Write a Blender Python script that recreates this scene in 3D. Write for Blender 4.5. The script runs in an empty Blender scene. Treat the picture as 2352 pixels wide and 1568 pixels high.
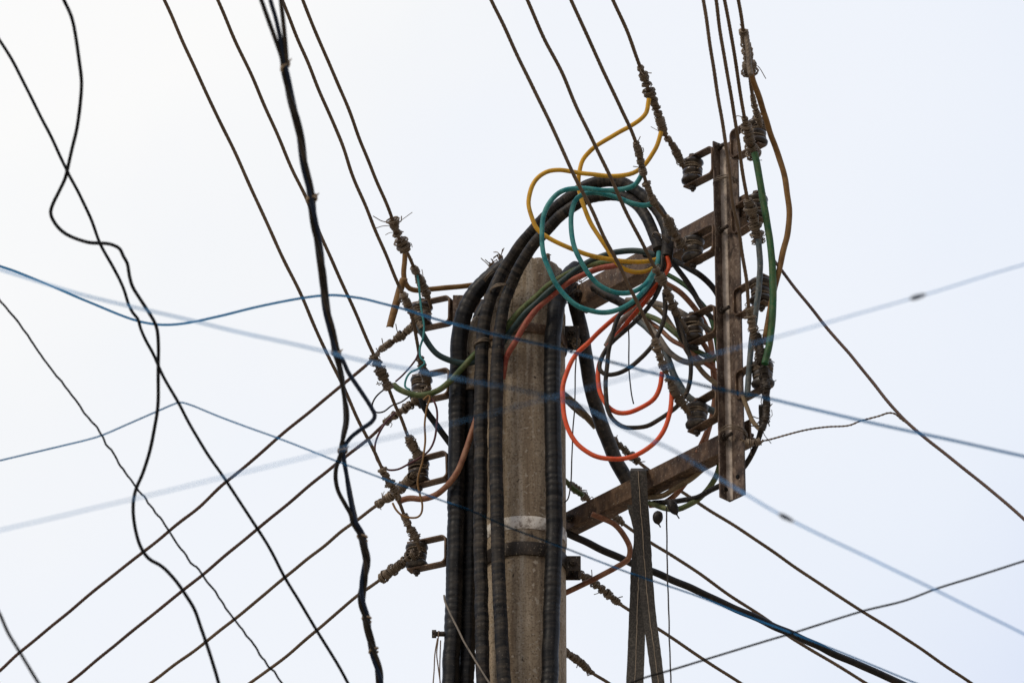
import bpy, bmesh, math, random
import numpy as np
from mathutils import Vector, Matrix

random.seed(7)
RNG = np.random.RandomState(11)
scene = bpy.context.scene
COL = scene.collection

# ------------------------------------------------------------------ camera
F = 2352 * 200.0 / 36.0          # focal length in picture units (picture 2352 x 1568 units)
PITCH = math.radians(28.0)
CP, SP = math.cos(PITCH), math.sin(PITCH)
CAM = np.array([-0.0285, -11.74, 1.62])
cam_d = bpy.data.cameras.new('camera')
cam_d.lens = 200.0
cam_d.sensor_width = 36.0
cam_d.clip_start = 0.1
cam_d.clip_end = 3000.0
cam_d.dof.use_dof = True
cam_d.dof.focus_distance = 13.1
cam_d.dof.aperture_fstop = 5.6
cam_o = bpy.data.objects.new('camera', cam_d)
cam_o.location = CAM
cam_o.rotation_euler = (math.radians(90.0) + PITCH, 0, 0)
COL.objects.link(cam_o)
scene.camera = cam_o

# ------------------------------------------------------------------ sky, sun, exposure
SUN_EL, SUN_AZ = math.radians(46.0), math.radians(-128.0)      # azimuth from +Y towards +X
world = bpy.data.worlds.new('World')
scene.world = world
world.use_nodes = True
wn, wl = world.node_tree.nodes, world.node_tree.links
wn.clear()
w_out = wn.new('ShaderNodeOutputWorld')
w_bg = wn.new('ShaderNodeBackground')
w_bg.inputs['Strength'].default_value = 0.1
sky = wn.new('ShaderNodeTexSky')
sky.sky_type = 'NISHITA'
sky.sun_disc = False
sky.sun_elevation = SUN_EL
sky.sun_rotation = SUN_AZ
sky.air_density = 1.0
sky.dust_density = 4.0
tc = wn.new('ShaderNodeTexCoord')
# veil of high cloud: thickest towards a bright cloud patch at upper left, thinning to the right
dot = wn.new('ShaderNodeVectorMath'); dot.operation = 'DOT_PRODUCT'
g = Vector((-0.17, 0.81, 0.56)).normalized()
dot.inputs[1].default_value = g
wl.new(tc.outputs['Generated'], dot.inputs[0])
mr = wn.new('ShaderNodeMapRange')
mr.inputs['From Min'].default_value = 0.935
mr.inputs['From Max'].default_value = 1.0
mr.inputs['To Min'].default_value = 0.0
mr.inputs['To Max'].default_value = 1.0
wl.new(dot.outputs['Value'], mr.inputs['Value'])
nz = wn.new('ShaderNodeTexNoise')
nz.inputs['Scale'].default_value = 14.0
nz.inputs['Detail'].default_value = 3.0
wl.new(tc.outputs['Generated'], nz.inputs['Vector'])
nm = wn.new('ShaderNodeMath'); nm.operation = 'MULTIPLY_ADD'
nm.inputs[1].default_value = 0.24
wl.new(nz.outputs['Fac'], nm.inputs[0])
wl.new(mr.outputs['Result'], nm.inputs[2])
cr = wn.new('ShaderNodeValToRGB')
cr.color_ramp.elements[0].position = 0.10
cr.color_ramp.elements[0].color = (0.66, 0.745, 0.93, 1)
cr.color_ramp.elements[1].position = 1.0
cr.color_ramp.elements[1].color = (1.01, 1.0, 0.985, 1)
for p_, c_ in ((.30, (.76, .82, .96)), (.48, (.855, .90, .985)), (.66, (.905, .935, .995)), (.86, (.92, .942, .988)), (.93, (.955, .962, .975))):
    e = cr.color_ramp.elements.new(p_)
    e.color = (*c_, 1)
wl.new(nm.outputs['Value'], cr.inputs['Fac'])
sc10 = wn.new('ShaderNodeMix'); sc10.data_type = 'RGBA'; sc10.blend_type = 'MULTIPLY'
sc10.inputs['Factor'].default_value = 1.0
sc10.inputs['B'].default_value = (10.2, 10.25, 10.3, 1)
wl.new(cr.outputs['Color'], sc10.inputs['A'])
mixw = wn.new('ShaderNodeMix'); mixw.data_type = 'RGBA'
mixw.inputs['Factor'].default_value = 0.93
wl.new(sky.outputs['Color'], mixw.inputs['A'])
fall = wn.new('ShaderNodeMapRange'); fall.interpolation_type = 'SMOOTHSTEP'
fall.inputs['From Min'].default_value = -0.75
fall.inputs['From Max'].default_value = 0.93
fall.inputs['To Min'].default_value = 0.0
fall.inputs['To Max'].default_value = 1.0
wl.new(dot.outputs['Value'], fall.inputs['Value'])
fm = wn.new('ShaderNodeMix'); fm.data_type = 'RGBA'; fm.blend_type = 'MULTIPLY'
fm.inputs['Factor'].default_value = 1.0
wl.new(sc10.outputs['Result'], fm.inputs['A'])
fc_ = wn.new('ShaderNodeMix'); fc_.data_type = 'RGBA'
fc_.inputs['A'].default_value = (0.56, 0.49, 0.41, 1)  # unseen sky behind the camera dimmed and warmed to shape the light
fc_.inputs['B'].default_value = (1, 1, 1, 1)
wl.new(fall.outputs['Result'], fc_.inputs['Factor'])
wl.new(fc_.outputs['Result'], fm.inputs['B'])
wl.new(fm.outputs['Result'], mixw.inputs['B'])
wl.new(mixw.outputs['Result'], w_bg.inputs['Color'])
wl.new(w_bg.outputs['Background'], w_out.inputs['Surface'])

sun_d = bpy.data.lights.new('sun', 'SUN')
sun_d.energy = 1.5
sun_d.angle = math.radians(16.0)
sun_d.color = (1.0, 0.88, 0.72)
sun_o = bpy.data.objects.new('sun', sun_d)
sd = Vector((math.sin(SUN_AZ) * math.cos(SUN_EL), math.cos(SUN_AZ) * math.cos(SUN_EL), math.sin(SUN_EL)))
sun_o.rotation_euler = (-sd).to_track_quat('-Z', 'Y').to_euler()
sun_o.location = (-9, -7, 16)
COL.objects.link(sun_o)

scene.view_settings.view_transform = 'Standard'
scene.view_settings.look = 'None'
scene.view_settings.exposure = 0.0
scene.view_settings.gamma = 1.0

# ------------------------------------------------------------------ maths helpers
def P(x, y, Y):
    """world point seen at picture spot (x, y) that stands Y metres behind (+) or before (-) the pole axis"""
    u = (x - 1176.0) / F
    v = (784.0 - y) / F
    t = (Y - CAM[1]) / (CP - v * SP)
    return np.array([CAM[0] + t * u, CAM[1] + t * (CP - v * SP), CAM[2] + t * (SP + v * CP)])

def mpp(x, y, Y):
    """metres per picture unit at that spot"""
    v = (784.0 - y) / F
    return (Y - CAM[1]) / (CP - v * SP) / F

def proj(p):
    d = np.asarray(p) - CAM
    dep = d[1] * CP + d[2] * SP
    return 1176 + F * d[0] / dep, 784 - F * (-d[1] * SP + d[2] * CP) / dep

def catmull(pts, step):
    """centripetal spline through the world points, resampled evenly"""
    pts = np.asarray(pts, float)
    if len(pts) == 2:
        n = max(2, int(np.linalg.norm(pts[1] - pts[0]) / step) + 1)
        return np.linspace(pts[0], pts[1], n)
    p = np.vstack([2 * pts[0] - pts[1], pts, 2 * pts[-1] - pts[-2]])
    out = []
    for i in range(1, len(p) - 2):
        p0, p1, p2, p3 = p[i - 1], p[i], p[i + 1], p[i + 2]
        t0 = 0.0
        t1 = t0 + max(1e-6, np.linalg.norm(p1 - p0)) ** .5
        t2 = t1 + max(1e-6, np.linalg.norm(p2 - p1)) ** .5
        t3 = t2 + max(1e-6, np.linalg.norm(p3 - p2)) ** .5
        for t in np.linspace(t1, t2, 14, endpoint=False):
            a1 = (t1 - t) / (t1 - t0) * p0 + (t - t0) / (t1 - t0) * p1
            a2 = (t2 - t) / (t2 - t1) * p1 + (t - t1) / (t2 - t1) * p2
            a3 = (t3 - t) / (t3 - t2) * p2 + (t - t2) / (t3 - t2) * p3
            b1 = (t2 - t) / (t2 - t0) * a1 + (t - t0) / (t2 - t0) * a2
            b2 = (t3 - t) / (t3 - t1) * a2 + (t - t1) / (t3 - t1) * a3
            out.append((t2 - t) / (t2 - t1) * b1 + (t - t1) / (t2 - t1) * b2)
    out.append(pts[-1])
    out = np.array(out)
    s = np.concatenate([[0], np.cumsum(np.linalg.norm(np.diff(out, axis=0), axis=1))])
    n = max(3, int(s[-1] / step) + 1)
    q = np.linspace(0, s[-1], n)
    return np.stack([np.interp(q, s, out[:, k]) for k in range(3)], 1)

def arclen(p):
    return np.concatenate([[0], np.cumsum(np.linalg.norm(np.diff(p, axis=0), axis=1))])

def frames(p):
    t = np.gradient(p, axis=0)
    t /= np.maximum(1e-9, np.linalg.norm(t, axis=1))[:, None]
    a = np.array([0, 0, 1.0]) if abs(t[0][2]) < .9 else np.array([1.0, 0, 0])
    n = np.cross(t[0], a); n /= np.linalg.norm(n)
    N = [n]
    for i in range(1, len(p)):
        n = N[-1] - t[i] * np.dot(N[-1], t[i])
        n /= max(1e-9, np.linalg.norm(n))
        N.append(n)
    N = np.array(N)
    return t, N, np.cross(t, N)

def wob(s, amp, scale, seed):
    r = np.random.RandomState(seed)
    o = np.zeros_like(s)
    for k in range(5):
        o += r.uniform(.4, 1) * np.sin(s * 2 * math.pi / scale * r.uniform(.4, 2.2) + r.uniform(0, 6.28))
    return amp * o / 2.2

# ------------------------------------------------------------------ mesh builder
class MB:
    def __init__(self):
        self.v, self.f, self.uv, self.n = [], [], [], 0
    def add(self, verts, faces, uvs):
        self.v.append(np.asarray(verts, float)); b = self.n; self.n += len(verts)
        for f_, u_ in zip(faces, uvs):
            self.f.append([i + b for i in f_]); self.uv.extend(u_)
    def tube(self, p, r, seg=10, lobes=0, lobe=.09, pitch=.09, caps=True, seam=0):
        p = np.asarray(p, float)
        m = len(p)
        r = np.full(m, r, float) if np.isscalar(r) else np.asarray(r, float)
        s = arclen(p)
        _, N, B = frames(p)
        th = np.linspace(0, 2 * math.pi, seg, endpoint=False)
        tw = s * 2 * math.pi / pitch if lobes else s * 0
        a = th[None, :] + tw[:, None]
        rr = r[:, None] * (1 + (lobe * np.abs(np.cos(lobes * th / 2))[None, :] - lobe * .6 if lobes else 0))
        if seam:                                   # raised tape edge running along the cable
            d0 = np.array([.35, -.93, 0]); th0 = math.atan2(np.dot(B[0], d0), np.dot(N[0], d0))
            dd = (th - th0 + math.pi) % (2 * math.pi) - math.pi
            rr = rr * (1 + seam * np.exp(-(dd / .22) ** 2))[None, :]
        V = p[:, None, :] + rr[:, :, None] * (np.cos(a)[:, :, None] * N[:, None, :] + np.sin(a)[:, :, None] * B[:, None, :])
        V = V.reshape(-1, 3)
        faces, uvs = [], []
        for i in range(m - 1):
            for k in range(seg):
                k2 = (k + 1) % seg
                faces.append((i * seg + k, i * seg + k2, (i + 1) * seg + k2, (i + 1) * seg + k))
                v0, v1 = k / seg, (k + 1) / seg
                uvs.append(((s[i], v0), (s[i], v1), (s[i + 1], v1), (s[i + 1], v0)))
        if caps:
            faces.append(tuple(range(seg - 1, -1, -1))); uvs.append([(s[0], .5)] * seg)
            faces.append(tuple((m - 1) * seg + k for k in range(seg))); uvs.append([(s[-1], .5)] * seg)
        self.add(V, faces, uvs)
    def box(self, o, ax, ay, az):
        """box from corner o with edge vectors"""
        o, ax, ay, az = (np.asarray(q, float) for q in (o, ax, ay, az))
        V = [o + ax * i + ay * j + az * k for k in (0, 1) for j in (0, 1) for i in (0, 1)]
        faces = [(0, 2, 3, 1), (4, 5, 7, 6), (0, 1, 5, 4), (2, 6, 7, 3), (0, 4, 6, 2), (1, 3, 7, 5)]
        L = [np.linalg.norm(ax), np.linalg.norm(ay)]
        self.add(V, faces, [((0, 0), (1, 0), (1, 1), (0, 1))] * 6)
    def prism(self, prof, z0, z1):
        """vertical prism of a 2d outline"""
        n = len(prof)
        V = [(x, y, z0) for x, y in prof] + [(x, y, z1) for x, y in prof]
        faces = [tuple(range(n - 1, -1, -1)), tuple(range(n, 2 * n))]
        uvs = [[(0, 0)] * n, [(0, 0)] * n]
        for i in range(n):
            j = (i + 1) % n
            faces.append((i, j, n + j, n + i)); uvs.append(((z0, i / n), (z0, j / n), (z1, j / n), (z1, i / n)))
        self.add(V, faces, uvs)
    def lathe(self, prof, seg=28, c=(0, 0, 0)):
        """profile of (radius, z) round a vertical axis"""
        th = np.linspace(0, 2 * math.pi, seg, endpoint=False)
        V, faces, uvs = [], [], []
        for r, z in prof:
            for a in th:
                V.append((c[0] + r * math.cos(a), c[1] + r * math.sin(a), c[2] + z))
        for i in range(len(prof) - 1):
            for k in range(seg):
                k2 = (k + 1) % seg
                faces.append((i * seg + k, i * seg + k2, (i + 1) * seg + k2, (i + 1) * seg + k))
                uvs.append(((prof[i][1], k / seg), (prof[i][1], (k + 1) / seg), (prof[i + 1][1], (k + 1) / seg), (prof[i + 1][1], k / seg)))
        self.add(V, faces, uvs)
    def hexbolt(self, c, axis, r, h):
        axis = np.asarray(axis, float) / np.linalg.norm(axis)
        self.tube(np.array([np.asarray(c), np.asarray(c) + axis * h]), r, seg=6)
    def build(self, name, mat, parent=None, smooth=True, bevel=0.0):
        me = bpy.data.meshes.new(name)
        V = np.concatenate(self.v)
        o = bpy.data.objects.new(name, me)
        org = np.zeros(3)
        if parent is None:
            org = V.mean(axis=0)
        me.from_pydata((V - org).tolist(), [], self.f)
        uvl = me.uv_layers.new(name='UVMap')
        uvl.data.foreach_set('uv', np.array(self.uv, float).ravel())
        me.materials.append(mat)
        if smooth:
            me.polygons.foreach_set('use_smooth', [True] * len(me.polygons))
            me.set_sharp_from_angle(angle=math.radians(50))
        COL.objects.link(o)
        o.location = org
        if parent is not None:
            o.parent = parent
            o.location = -np.array(parent.location) if not parent.get('_local') else (0, 0, 0)
        if bevel:
            b = o.modifiers.new('bevel', 'BEVEL'); b.width = bevel; b.segments = 2; b.limit_method = 'ANGLE'
        return o

def tag(o, label, cat, group=None, kind=None):
    if label: o['label'] = label
    if cat: o['category'] = cat
    if group: o['group'] = group
    if kind: o['kind'] = kind
    return o

def empty(name, loc=(0, 0, 0), rz=0.0):
    o = bpy.data.objects.new(name, None)
    COL.objects.link(o)
    o.location = loc
    o.rotation_euler = (0, 0, rz)
    o.empty_display_size = .05
    return o

# ------------------------------------------------------------------ materials
def new_mat(name):
    m = bpy.data.materials.new(name); m.use_nodes = True
    nt = m.node_tree
    b = nt.nodes['Principled BSDF']
    return m, nt, b

def ramp(nt, fac, stops):
    r = nt.nodes.new('ShaderNodeValToRGB')
    els = r.color_ramp.elements
    els[0].position, els[0].color = stops[0][0], (*stops[0][1], 1)
    els[1].position, els[1].color = stops[-1][0], (*stops[-1][1], 1)
    for p_, c_ in stops[1:-1]:
        e_ = els.new(p_); e_.color = (*c_, 1)
    nt.links.new(fac, r.inputs['Fac'])
    return r.outputs['Color']

def noise(nt, vec, scale, detail=4.0, rough=.6):
    n = nt.nodes.new('ShaderNodeTexNoise')
    n.inputs['Scale'].default_value = scale
    n.inputs['Detail'].default_value = detail
    n.inputs['Roughness'].default_value = rough
    nt.links.new(vec, n.inputs['Vector'])
    return n.outputs['Fac']

def mapping(nt, vec, sc):
    m = nt.nodes.new('ShaderNodeMapping')
    m.inputs['Scale'].default_value = sc
    nt.links.new(vec, m.inputs['Vector'])
    return m.outputs['Vector']

def mixc(nt, fac, a, b, mode='MIX'):
    m = nt.nodes.new('ShaderNodeMix'); m.data_type = 'RGBA'; m.blend_type = mode
    for key, val in (('Factor', fac), ('A', a), ('B', b)):
        if hasattr(val, 'default_value') or isinstance(val, bpy.types.NodeSocket):
            nt.links.new(val, m.inputs[key])
        elif isinstance(val, tuple):
            m.inputs[key].default_value = (*val, 1)
        else:
            m.inputs[key].default_value = val
    return m.outputs['Result']

def bump(nt, b, h, strength, dist):
    bp = nt.nodes.new('ShaderNodeBump')
    bp.inputs['Strength'].default_value = strength
    bp.inputs['Distance'].default_value = dist
    nt.links.new(h, bp.inputs['Height'])
    nt.links.new(bp.outputs['Normal'], b.inputs['Normal'])

def rubber(name, base, dust, amount=.5, rough=.42, scale=(40, 3, 1), spec=.28):
    """cable sheath with dust and scuffs, laid out along the cable"""
    m, nt, b = new_mat(name)
    t = nt.nodes.new('ShaderNodeTexCoord')
    uv = mapping(nt, t.outputs['UV'], scale)
    f1 = noise(nt, uv, 1.0, 5.0, .65)
    f2 = noise(nt, t.outputs['Object'], 180.0, 3.0, .6)
    c = ramp(nt, f1, [(.5 - amount * .22, base), (.5 + (1 - amount) * .4 + .05, dust)])
    c = mixc(nt, ramp(nt, f2, [(.62, (0, 0, 0)), (.74, (1, 1, 1))]), c, tuple(min(1, q * 1.6 + .02) for q in dust))
    f3 = noise(nt, t.outputs['Object'], 34.0, 4.0, .65)
    c = mixc(nt, ramp(nt, f3, [(.50, (0, 0, 0)), (.68, (.62,) * 3)]), c, tuple(q * .38 for q in base))
    nt.links.new(c, b.inputs['Base Color'])
    rr = nt.nodes.new('ShaderNodeMapRange')
    rr.inputs['To Min'].default_value = rough - .1
    rr.inputs['To Max'].default_value = rough + .3
    nt.links.new(f1, rr.inputs['Value'])
    nt.links.new(rr.outputs['Result'], b.inputs['Roughness'])
    b.inputs['Specular IOR Level'].default_value = spec
    bump(nt, b, f2, .25, .001)
    return m

def strand_mat(name, lo, hi):
    m, nt, b = new_mat(name)
    t = nt.nodes.new('ShaderNodeTexCoord')
    f1 = noise(nt, t.outputs['Object'], 60.0, 5.0, .7)
    f2 = noise(nt, t.outputs['Object'], 9.0, 2.0, .5)
    c = ramp(nt, f1, [(.32, lo), (.7, hi)])
    c = mixc(nt, f2, c, tuple(q * .55 for q in lo))
    nt.links.new(c, b.inputs['Base Color'])
    b.inputs['Roughness'].default_value = .55
    b.inputs['Metallic'].default_value = .25
    return m

M = {}
M['strand'] = strand_mat('weathered_strand', (.135, .086, .047), (.31, .21, .125))
M['strand_grey'] = strand_mat('weathered_strand_grey', (.16, .118, .076), (.44, .34, .24))
M['strand_red'] = strand_mat('rusty_strand', (.105, .058, .040), (.22, .13, .09))
M['frayed'] = strand_mat('blackened_strand', (.035, .026, .018), (.12, .088, .058))
M['black'] = rubber('black_sheath', (.007, .007, .007), (.055, .042, .030), .45, .38)
M['black_dusty'] = rubber('dusty_black_sheath', (.008, .0075, .007), (.10, .076, .053), .5, .45, (30, 2, 1))
M['corr'] = rubber('ribbed_black_sheath', (.003, .0035, .0045), (.040, .033, .027), .30, .36, (120, .7, 1), .24)
M['corr_loop'] = rubber('dusty_ribbed_sheath', (.005, .005, .0055), (.088, .069, .050), .40, .42, (90, 1.0, 1), .22)
M['black_clean'] = rubber('plain_black_sheath', (.004, .004, .004), (.012, .010, .009), .35, .5, spec=.12)
M['blueblack'] = rubber('blue_black_sheath', (.004, .014, .040), (.010, .028, .065), .4, .35)
def fringe_sheath(name, col, trans):
    """see-through line, its blue standing in for lens colour fringing"""
    m, nt, b = new_mat(name)
    t = nt.nodes.new('ShaderNodeTexCoord')
    f = noise(nt, t.outputs['Object'], 6.0, 3.0, .6)
    nt.links.new(ramp(nt, f, [(.3, tuple(q * .7 for q in col)), (.7, col)]), b.inputs['Base Color'])
    b.inputs['Transmission Weight'].default_value = trans
    b.inputs['IOR'].default_value = 1.025
    b.inputs['Roughness'].default_value = .06
    b.inputs['Specular IOR Level'].default_value = .15
    return m
M['blue'] = fringe_sheath('fringe_blue_line', (.03, .14, .27), .97)  # blue tint painted in for lens fringing on the blurred thin wires
M['blue_pale'] = fringe_sheath('pale_fringe_blue_line', (.16, .34, .56), .98)
M['yellow'] = rubber('yellow_sheath', (.76, .41, .022), (.52, .29, .06), .5, .45)
M['teal'] = rubber('teal_sheath', (.006, .19, .21), (.10, .32, .28), .6, .42)
M['red'] = rubber('red_orange_sheath', (.80, .085, .020), (.56, .13, .05), .55, .42)
M['green'] = rubber('green_sheath', (.012, .095, .028), (.10, .13, .045), .6, .45)
M['green_olive'] = rubber('dusty_olive_sheath', (.05, .105, .025), (.21, .20, .10), .6, .5)
M['redbrown'] = rubber('dusty_red_sheath', (.30, .045, .032), (.36, .155, .095), .6, .5)
M['brown'] = rubber('brown_sheath', (.25, .095, .05), (.38, .21, .125), .6, .5)
M['ochre'] = rubber('ochre_brown_sheath', (.20, .10, .026), (.30, .175, .07), .55, .5)
M['tan'] = rubber('tan_sheath', (.20, .14, .075), (.30, .23, .14), .6, .5)
M['grey'] = rubber('grey_sheath', (.14, .125, .105), (.34, .285, .225), .65, .5)
M['slate'] = rubber('slate_blue_sheath', (.05, .085, .10), (.24, .23, .20), .6, .45)
M['tealdark'] = rubber('dark_teal_sheath', (.010, .040, .045), (.06, .075, .065), .5, .42)
M['purple'] = rubber('purple_wire_sheath', (.075, .022, .03), (.15, .06, .06), .5, .45)
M['tie'] = rubber('cream_tie', (.42, .31, .20), (.30, .22, .14), .5, .5)

def steel(name, lo, mid, hi, streak=.5, metal=.35, sc=22.0):
    m, nt, b = new_mat(name)
    t = nt.nodes.new('ShaderNodeTexCoord')
    f1 = noise(nt, t.outputs['Object'], sc, 7.0, .7)
    f2 = noise(nt, mapping(nt, t.outputs['Object'], (75, 75, 30)), 1.0, 4.0, .6)
    f3 = noise(nt, t.outputs['Object'], 240.0, 2.0, .5)
    c = ramp(nt, f1, [(.34, lo), (.52, mid), (.72, hi)])
    c = mixc(nt, ramp(nt, f2, [(.48, (0, 0, 0)), (.70, (streak,) * 3)]), c, tuple(q * 1.5 for q in hi))
    c = mixc(nt, ramp(nt, f3, [(.64, (0, 0, 0)), (.70, (.8, .8, .8))]), c, (.42, .36, .28))
    nt.links.new(c, b.inputs['Base Color'])
    b.inputs['Metallic'].default_value = metal
    rr = nt.nodes.new('ShaderNodeMapRange')
    rr.inputs['To Min'].default_value = .38; rr.inputs['To Max'].default_value = .75
    nt.links.new(f1, rr.inputs['Value'])
    nt.links.new(rr.outputs['Result'], b.inputs['Roughness'])
    bump(nt, b, f3, .3, .0012)
    return m
M['steel'] = steel('rusty_steel', (.038, .021, .012), (.105, .062, .036), (.20, .128, .078))
M['steel_post'] = steel('rusty_angle_steel', (.026, .016, .011), (.080, .050, .034), (.21, .155, .115), .6)
M['steel_highlight'] = steel('fold_highlight_steel', (.16, .13, .105), (.38, .32, .27), (.58, .51, .45), .3)
M['steel_dark'] = steel('dark_steel', (.016, .013, .011), (.040, .030, .023), (.085, .062, .045), .3)
M['white_band'] = steel('flaking_white_band', (.10, .05, .025), (.80, .75, .67), (.90, .88, .85), .1, 0.0, 58.0)

def concrete():
    m, nt, b = new_mat('pole_concrete')
    t = nt.nodes.new('ShaderNodeTexCoord')
    o = t.outputs['Object']
    f1 = noise(nt, o, 7.0, 8.0, .7)
    f2 = noise(nt, mapping(nt, o, (34, 34, 1.6)), 1.0, 5.0, .6)
    f6 = noise(nt, mapping(nt, o, (60, 60, 2.4)), 1.0, 3.0, .6)
    f3 = noise(nt, o, 210.0, 3.0, .7)
    c = ramp(nt, f1, [(.30, (.29, .225, .155)), (.52, (.45, .36, .255)), (.74, (.60, .50, .38))])
    c = mixc(nt, ramp(nt, f2, [(.42, (0, 0, 0)), (.66, (.85,) * 3)]), c, (.16, .115, .076))
    c = mixc(nt, ramp(nt, f6, [(.56, (0, 0, 0)), (.72, (.55,) * 3)]), c, (.60, .55, .47))
    c = mixc(nt, ramp(nt, f3, [(.50, (0, 0, 0)), (.63, (.75,) * 3)]), c, (.13, .10, .072))
    f4 = noise(nt, o, 115.0, 1.0, .4)
    f5 = noise(nt, mapping(nt, o, (1.3, 1, .8)), 70.0, 2.0, .5)
    c = mixc(nt, ramp(nt, f4, [(.63, (0, 0, 0)), (.70, (.9,) * 3)]), c, (.46, .40, .32))
    c = mixc(nt, ramp(nt, f5, [(.25, (.85,) * 3), (.31, (0, 0, 0))]), c, (.05, .04, .03))
    nt.links.new(c, b.inputs['Base Color'])
    b.inputs['Roughness'].default_value = .9
    b.inputs['Specular IOR Level'].default_value = .25
    bump(nt, b, f3, .6, .003)
    return m
M['concrete'] = concrete()

def ceramic(name, a, c_, rough):
    m, nt, b = new_mat(name)
    t = nt.nodes.new('ShaderNodeTexCoord')
    f = noise(nt, t.outputs['Object'], 50.0, 4.0, .6)
    nt.links.new(ramp(nt, f, [(.4, a), (.75, c_)]), b.inputs['Base Color'])
    b.inputs['Roughness'].default_value = rough
    return m
M['ceramic'] = ceramic('brown_glazed_ceramic', (.014, .009, .007), (.10, .075, .052), .28)
M['ceramic_grey'] = ceramic('dusty_grey_ceramic', (.018, .016, .015), (.16, .135, .11), .4)

def webbing():
    m, nt, b = new_mat('black_webbing')
    t = nt.nodes.new('ShaderNodeTexCoord')
    uv = mapping(nt, t.outputs['UV'], (1, 1, 1))
    w = nt.nodes.new('ShaderNodeTexWave')
    w.bands_direction = 'DIAGONAL'
    w.inputs['Scale'].default_value = 170.0
    w.inputs['Distortion'].default_value = 1.5
    w.inputs['Detail'].default_value = 2.0
    nt.links.new(mapping(nt, t.outputs['UV'], (1, .03, 1)), w.inputs['Vector'])
    f1 = noise(nt, t.outputs['Object'], 230.0, 2.0, .6)
    f2 = noise(nt, t.outputs['Object'], 14.0, 3.0, .6)
    c = ramp(nt, w.outputs['Fac'], [(.2, (.012, .011, .010)), (.85, (.056, .050, .042))])
    c = mixc(nt, ramp(nt, f1, [(.45, (0, 0, 0)), (.6, (.9,) * 3)]), c, (.125, .11, .09))
    c = mixc(nt, f2, c, (.03, .026, .022))
    nt.links.new(c, b.inputs['Base Color'])
    b.inputs['Roughness'].default_value = .85
    bump(nt, b, w.outputs['Fac'], .5, .001)
    return m
M['webbing'] = webbing()
M['stitch'] = rubber('pale_stitching', (.34, .27, .20), (.24, .19, .14), .5, .7)

def ground_mat():
    m, nt, b = new_mat('dry_ground')
    t = nt.nodes.new('ShaderNodeTexCoord')
    f = noise(nt, t.outputs['Object'], .6, 6.0, .65)
    nt.links.new(ramp(nt, f, [(.35, (.24, .20, .15)), (.7, (.36, .30, .23))]), b.inputs['Base Color'])
    b.inputs['Roughness'].default_value = .95
    return m

# ------------------------------------------------------------------ setting
gb = MB()
gb.add([(-600, -600, 0), (600, -600, 0), (600, 600, 0), (-600, 600, 0)], [(0, 1, 2, 3)], [((0, 0), (1, 0), (1, 1), (0, 1))])
go = gb.build('ground', ground_mat(), smooth=False)
tag(go, 'flat dry ground far below the wires', None, kind='structure')

# ------------------------------------------------------------------ cable builders
def path(pts, Y, step=.008, wobble=0.0, seed=0, wscale=.15):
    """pts in picture units; Y a number or [(fraction, Y), ...] along the cable"""
    q = np.array(pts, float)[:, :2]
    s = arclen(np.c_[q, np.zeros(len(q))]); s = s / s[-1]
    if np.isscalar(Y):
        ys = np.full(len(q), Y)
    else:
        ys = np.interp(s, [k[0] for k in Y], [k[1] for k in Y])
    w = np.array([P(a, b, c) for (a, b), c in zip(q, ys)])
    p = catmull(w, step)
    if wobble:
        L = arclen(p)
        p = p + np.c_[wob(L, wobble, wscale, seed), wob(L, wobble, wscale, seed + 1), wob(L, wobble, wscale, seed + 2)]
    return p

SEED = [100]
def cable(name, label, cat, pts, Y, d, mat, group=None, seg=12, step=.008, wobble=.0009, taper=None, seam=0,
          ribs=0.0, ribgap=.02, parent=None, lobes=0, pitch=.08, wscale=.15):
    SEED[0] += 3
    p = path(pts, Y, step, wobble, SEED[0], wscale)
    k = mpp(*pts[len(pts) // 2][:2], Y if np.isscalar(Y) else np.mean([q[1] for q in Y]))
    r = np.full(len(p), d * .5 * k)
    s = arclen(p)
    if taper:
        r *= np.interp(s / s[-1], [t_[0] for t_ in taper], [t_[1] for t_ in taper])
    if ribs:
        rs = np.random.RandomState(SEED[0])
        ph = np.cumsum(1 + .35 * wob(s, 1, .09, SEED[0] + 9)) / max(1, len(s)) * s[-1] / ribgap * 2 * math.pi
        am = ribs * (.55 + .45 * np.sin(s * 23 + rs.uniform(0, 6)))
        r *= 1 + am * (np.abs(np.sin(ph / 2)) ** .6 - .6) + .012 * wob(s, 1, .05, SEED[0] + 4)
    else:
        r *= 1 + .02 * wob(s, 1, .12, SEED[0] + 4)
    b = MB()
    b.tube(p, r, seg, lobes=lobes, lobe=.06, pitch=pitch, seam=seam)
    o = b.build(name, M[mat] if isinstance(mat, str) else mat, parent)
    if parent is None:
        tag(o, label, cat, group)
    o_info[o.name] = p
    return o
o_info = {}

def sub(p, y0, y1):
    """stretch of a built cable whose picture height lies between y0 and y1"""
    idx = [i for i, q in enumerate(p) if y0 <= proj(q)[1] <= y1]
    return p[idx[0]:idx[-1] + 1]

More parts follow.
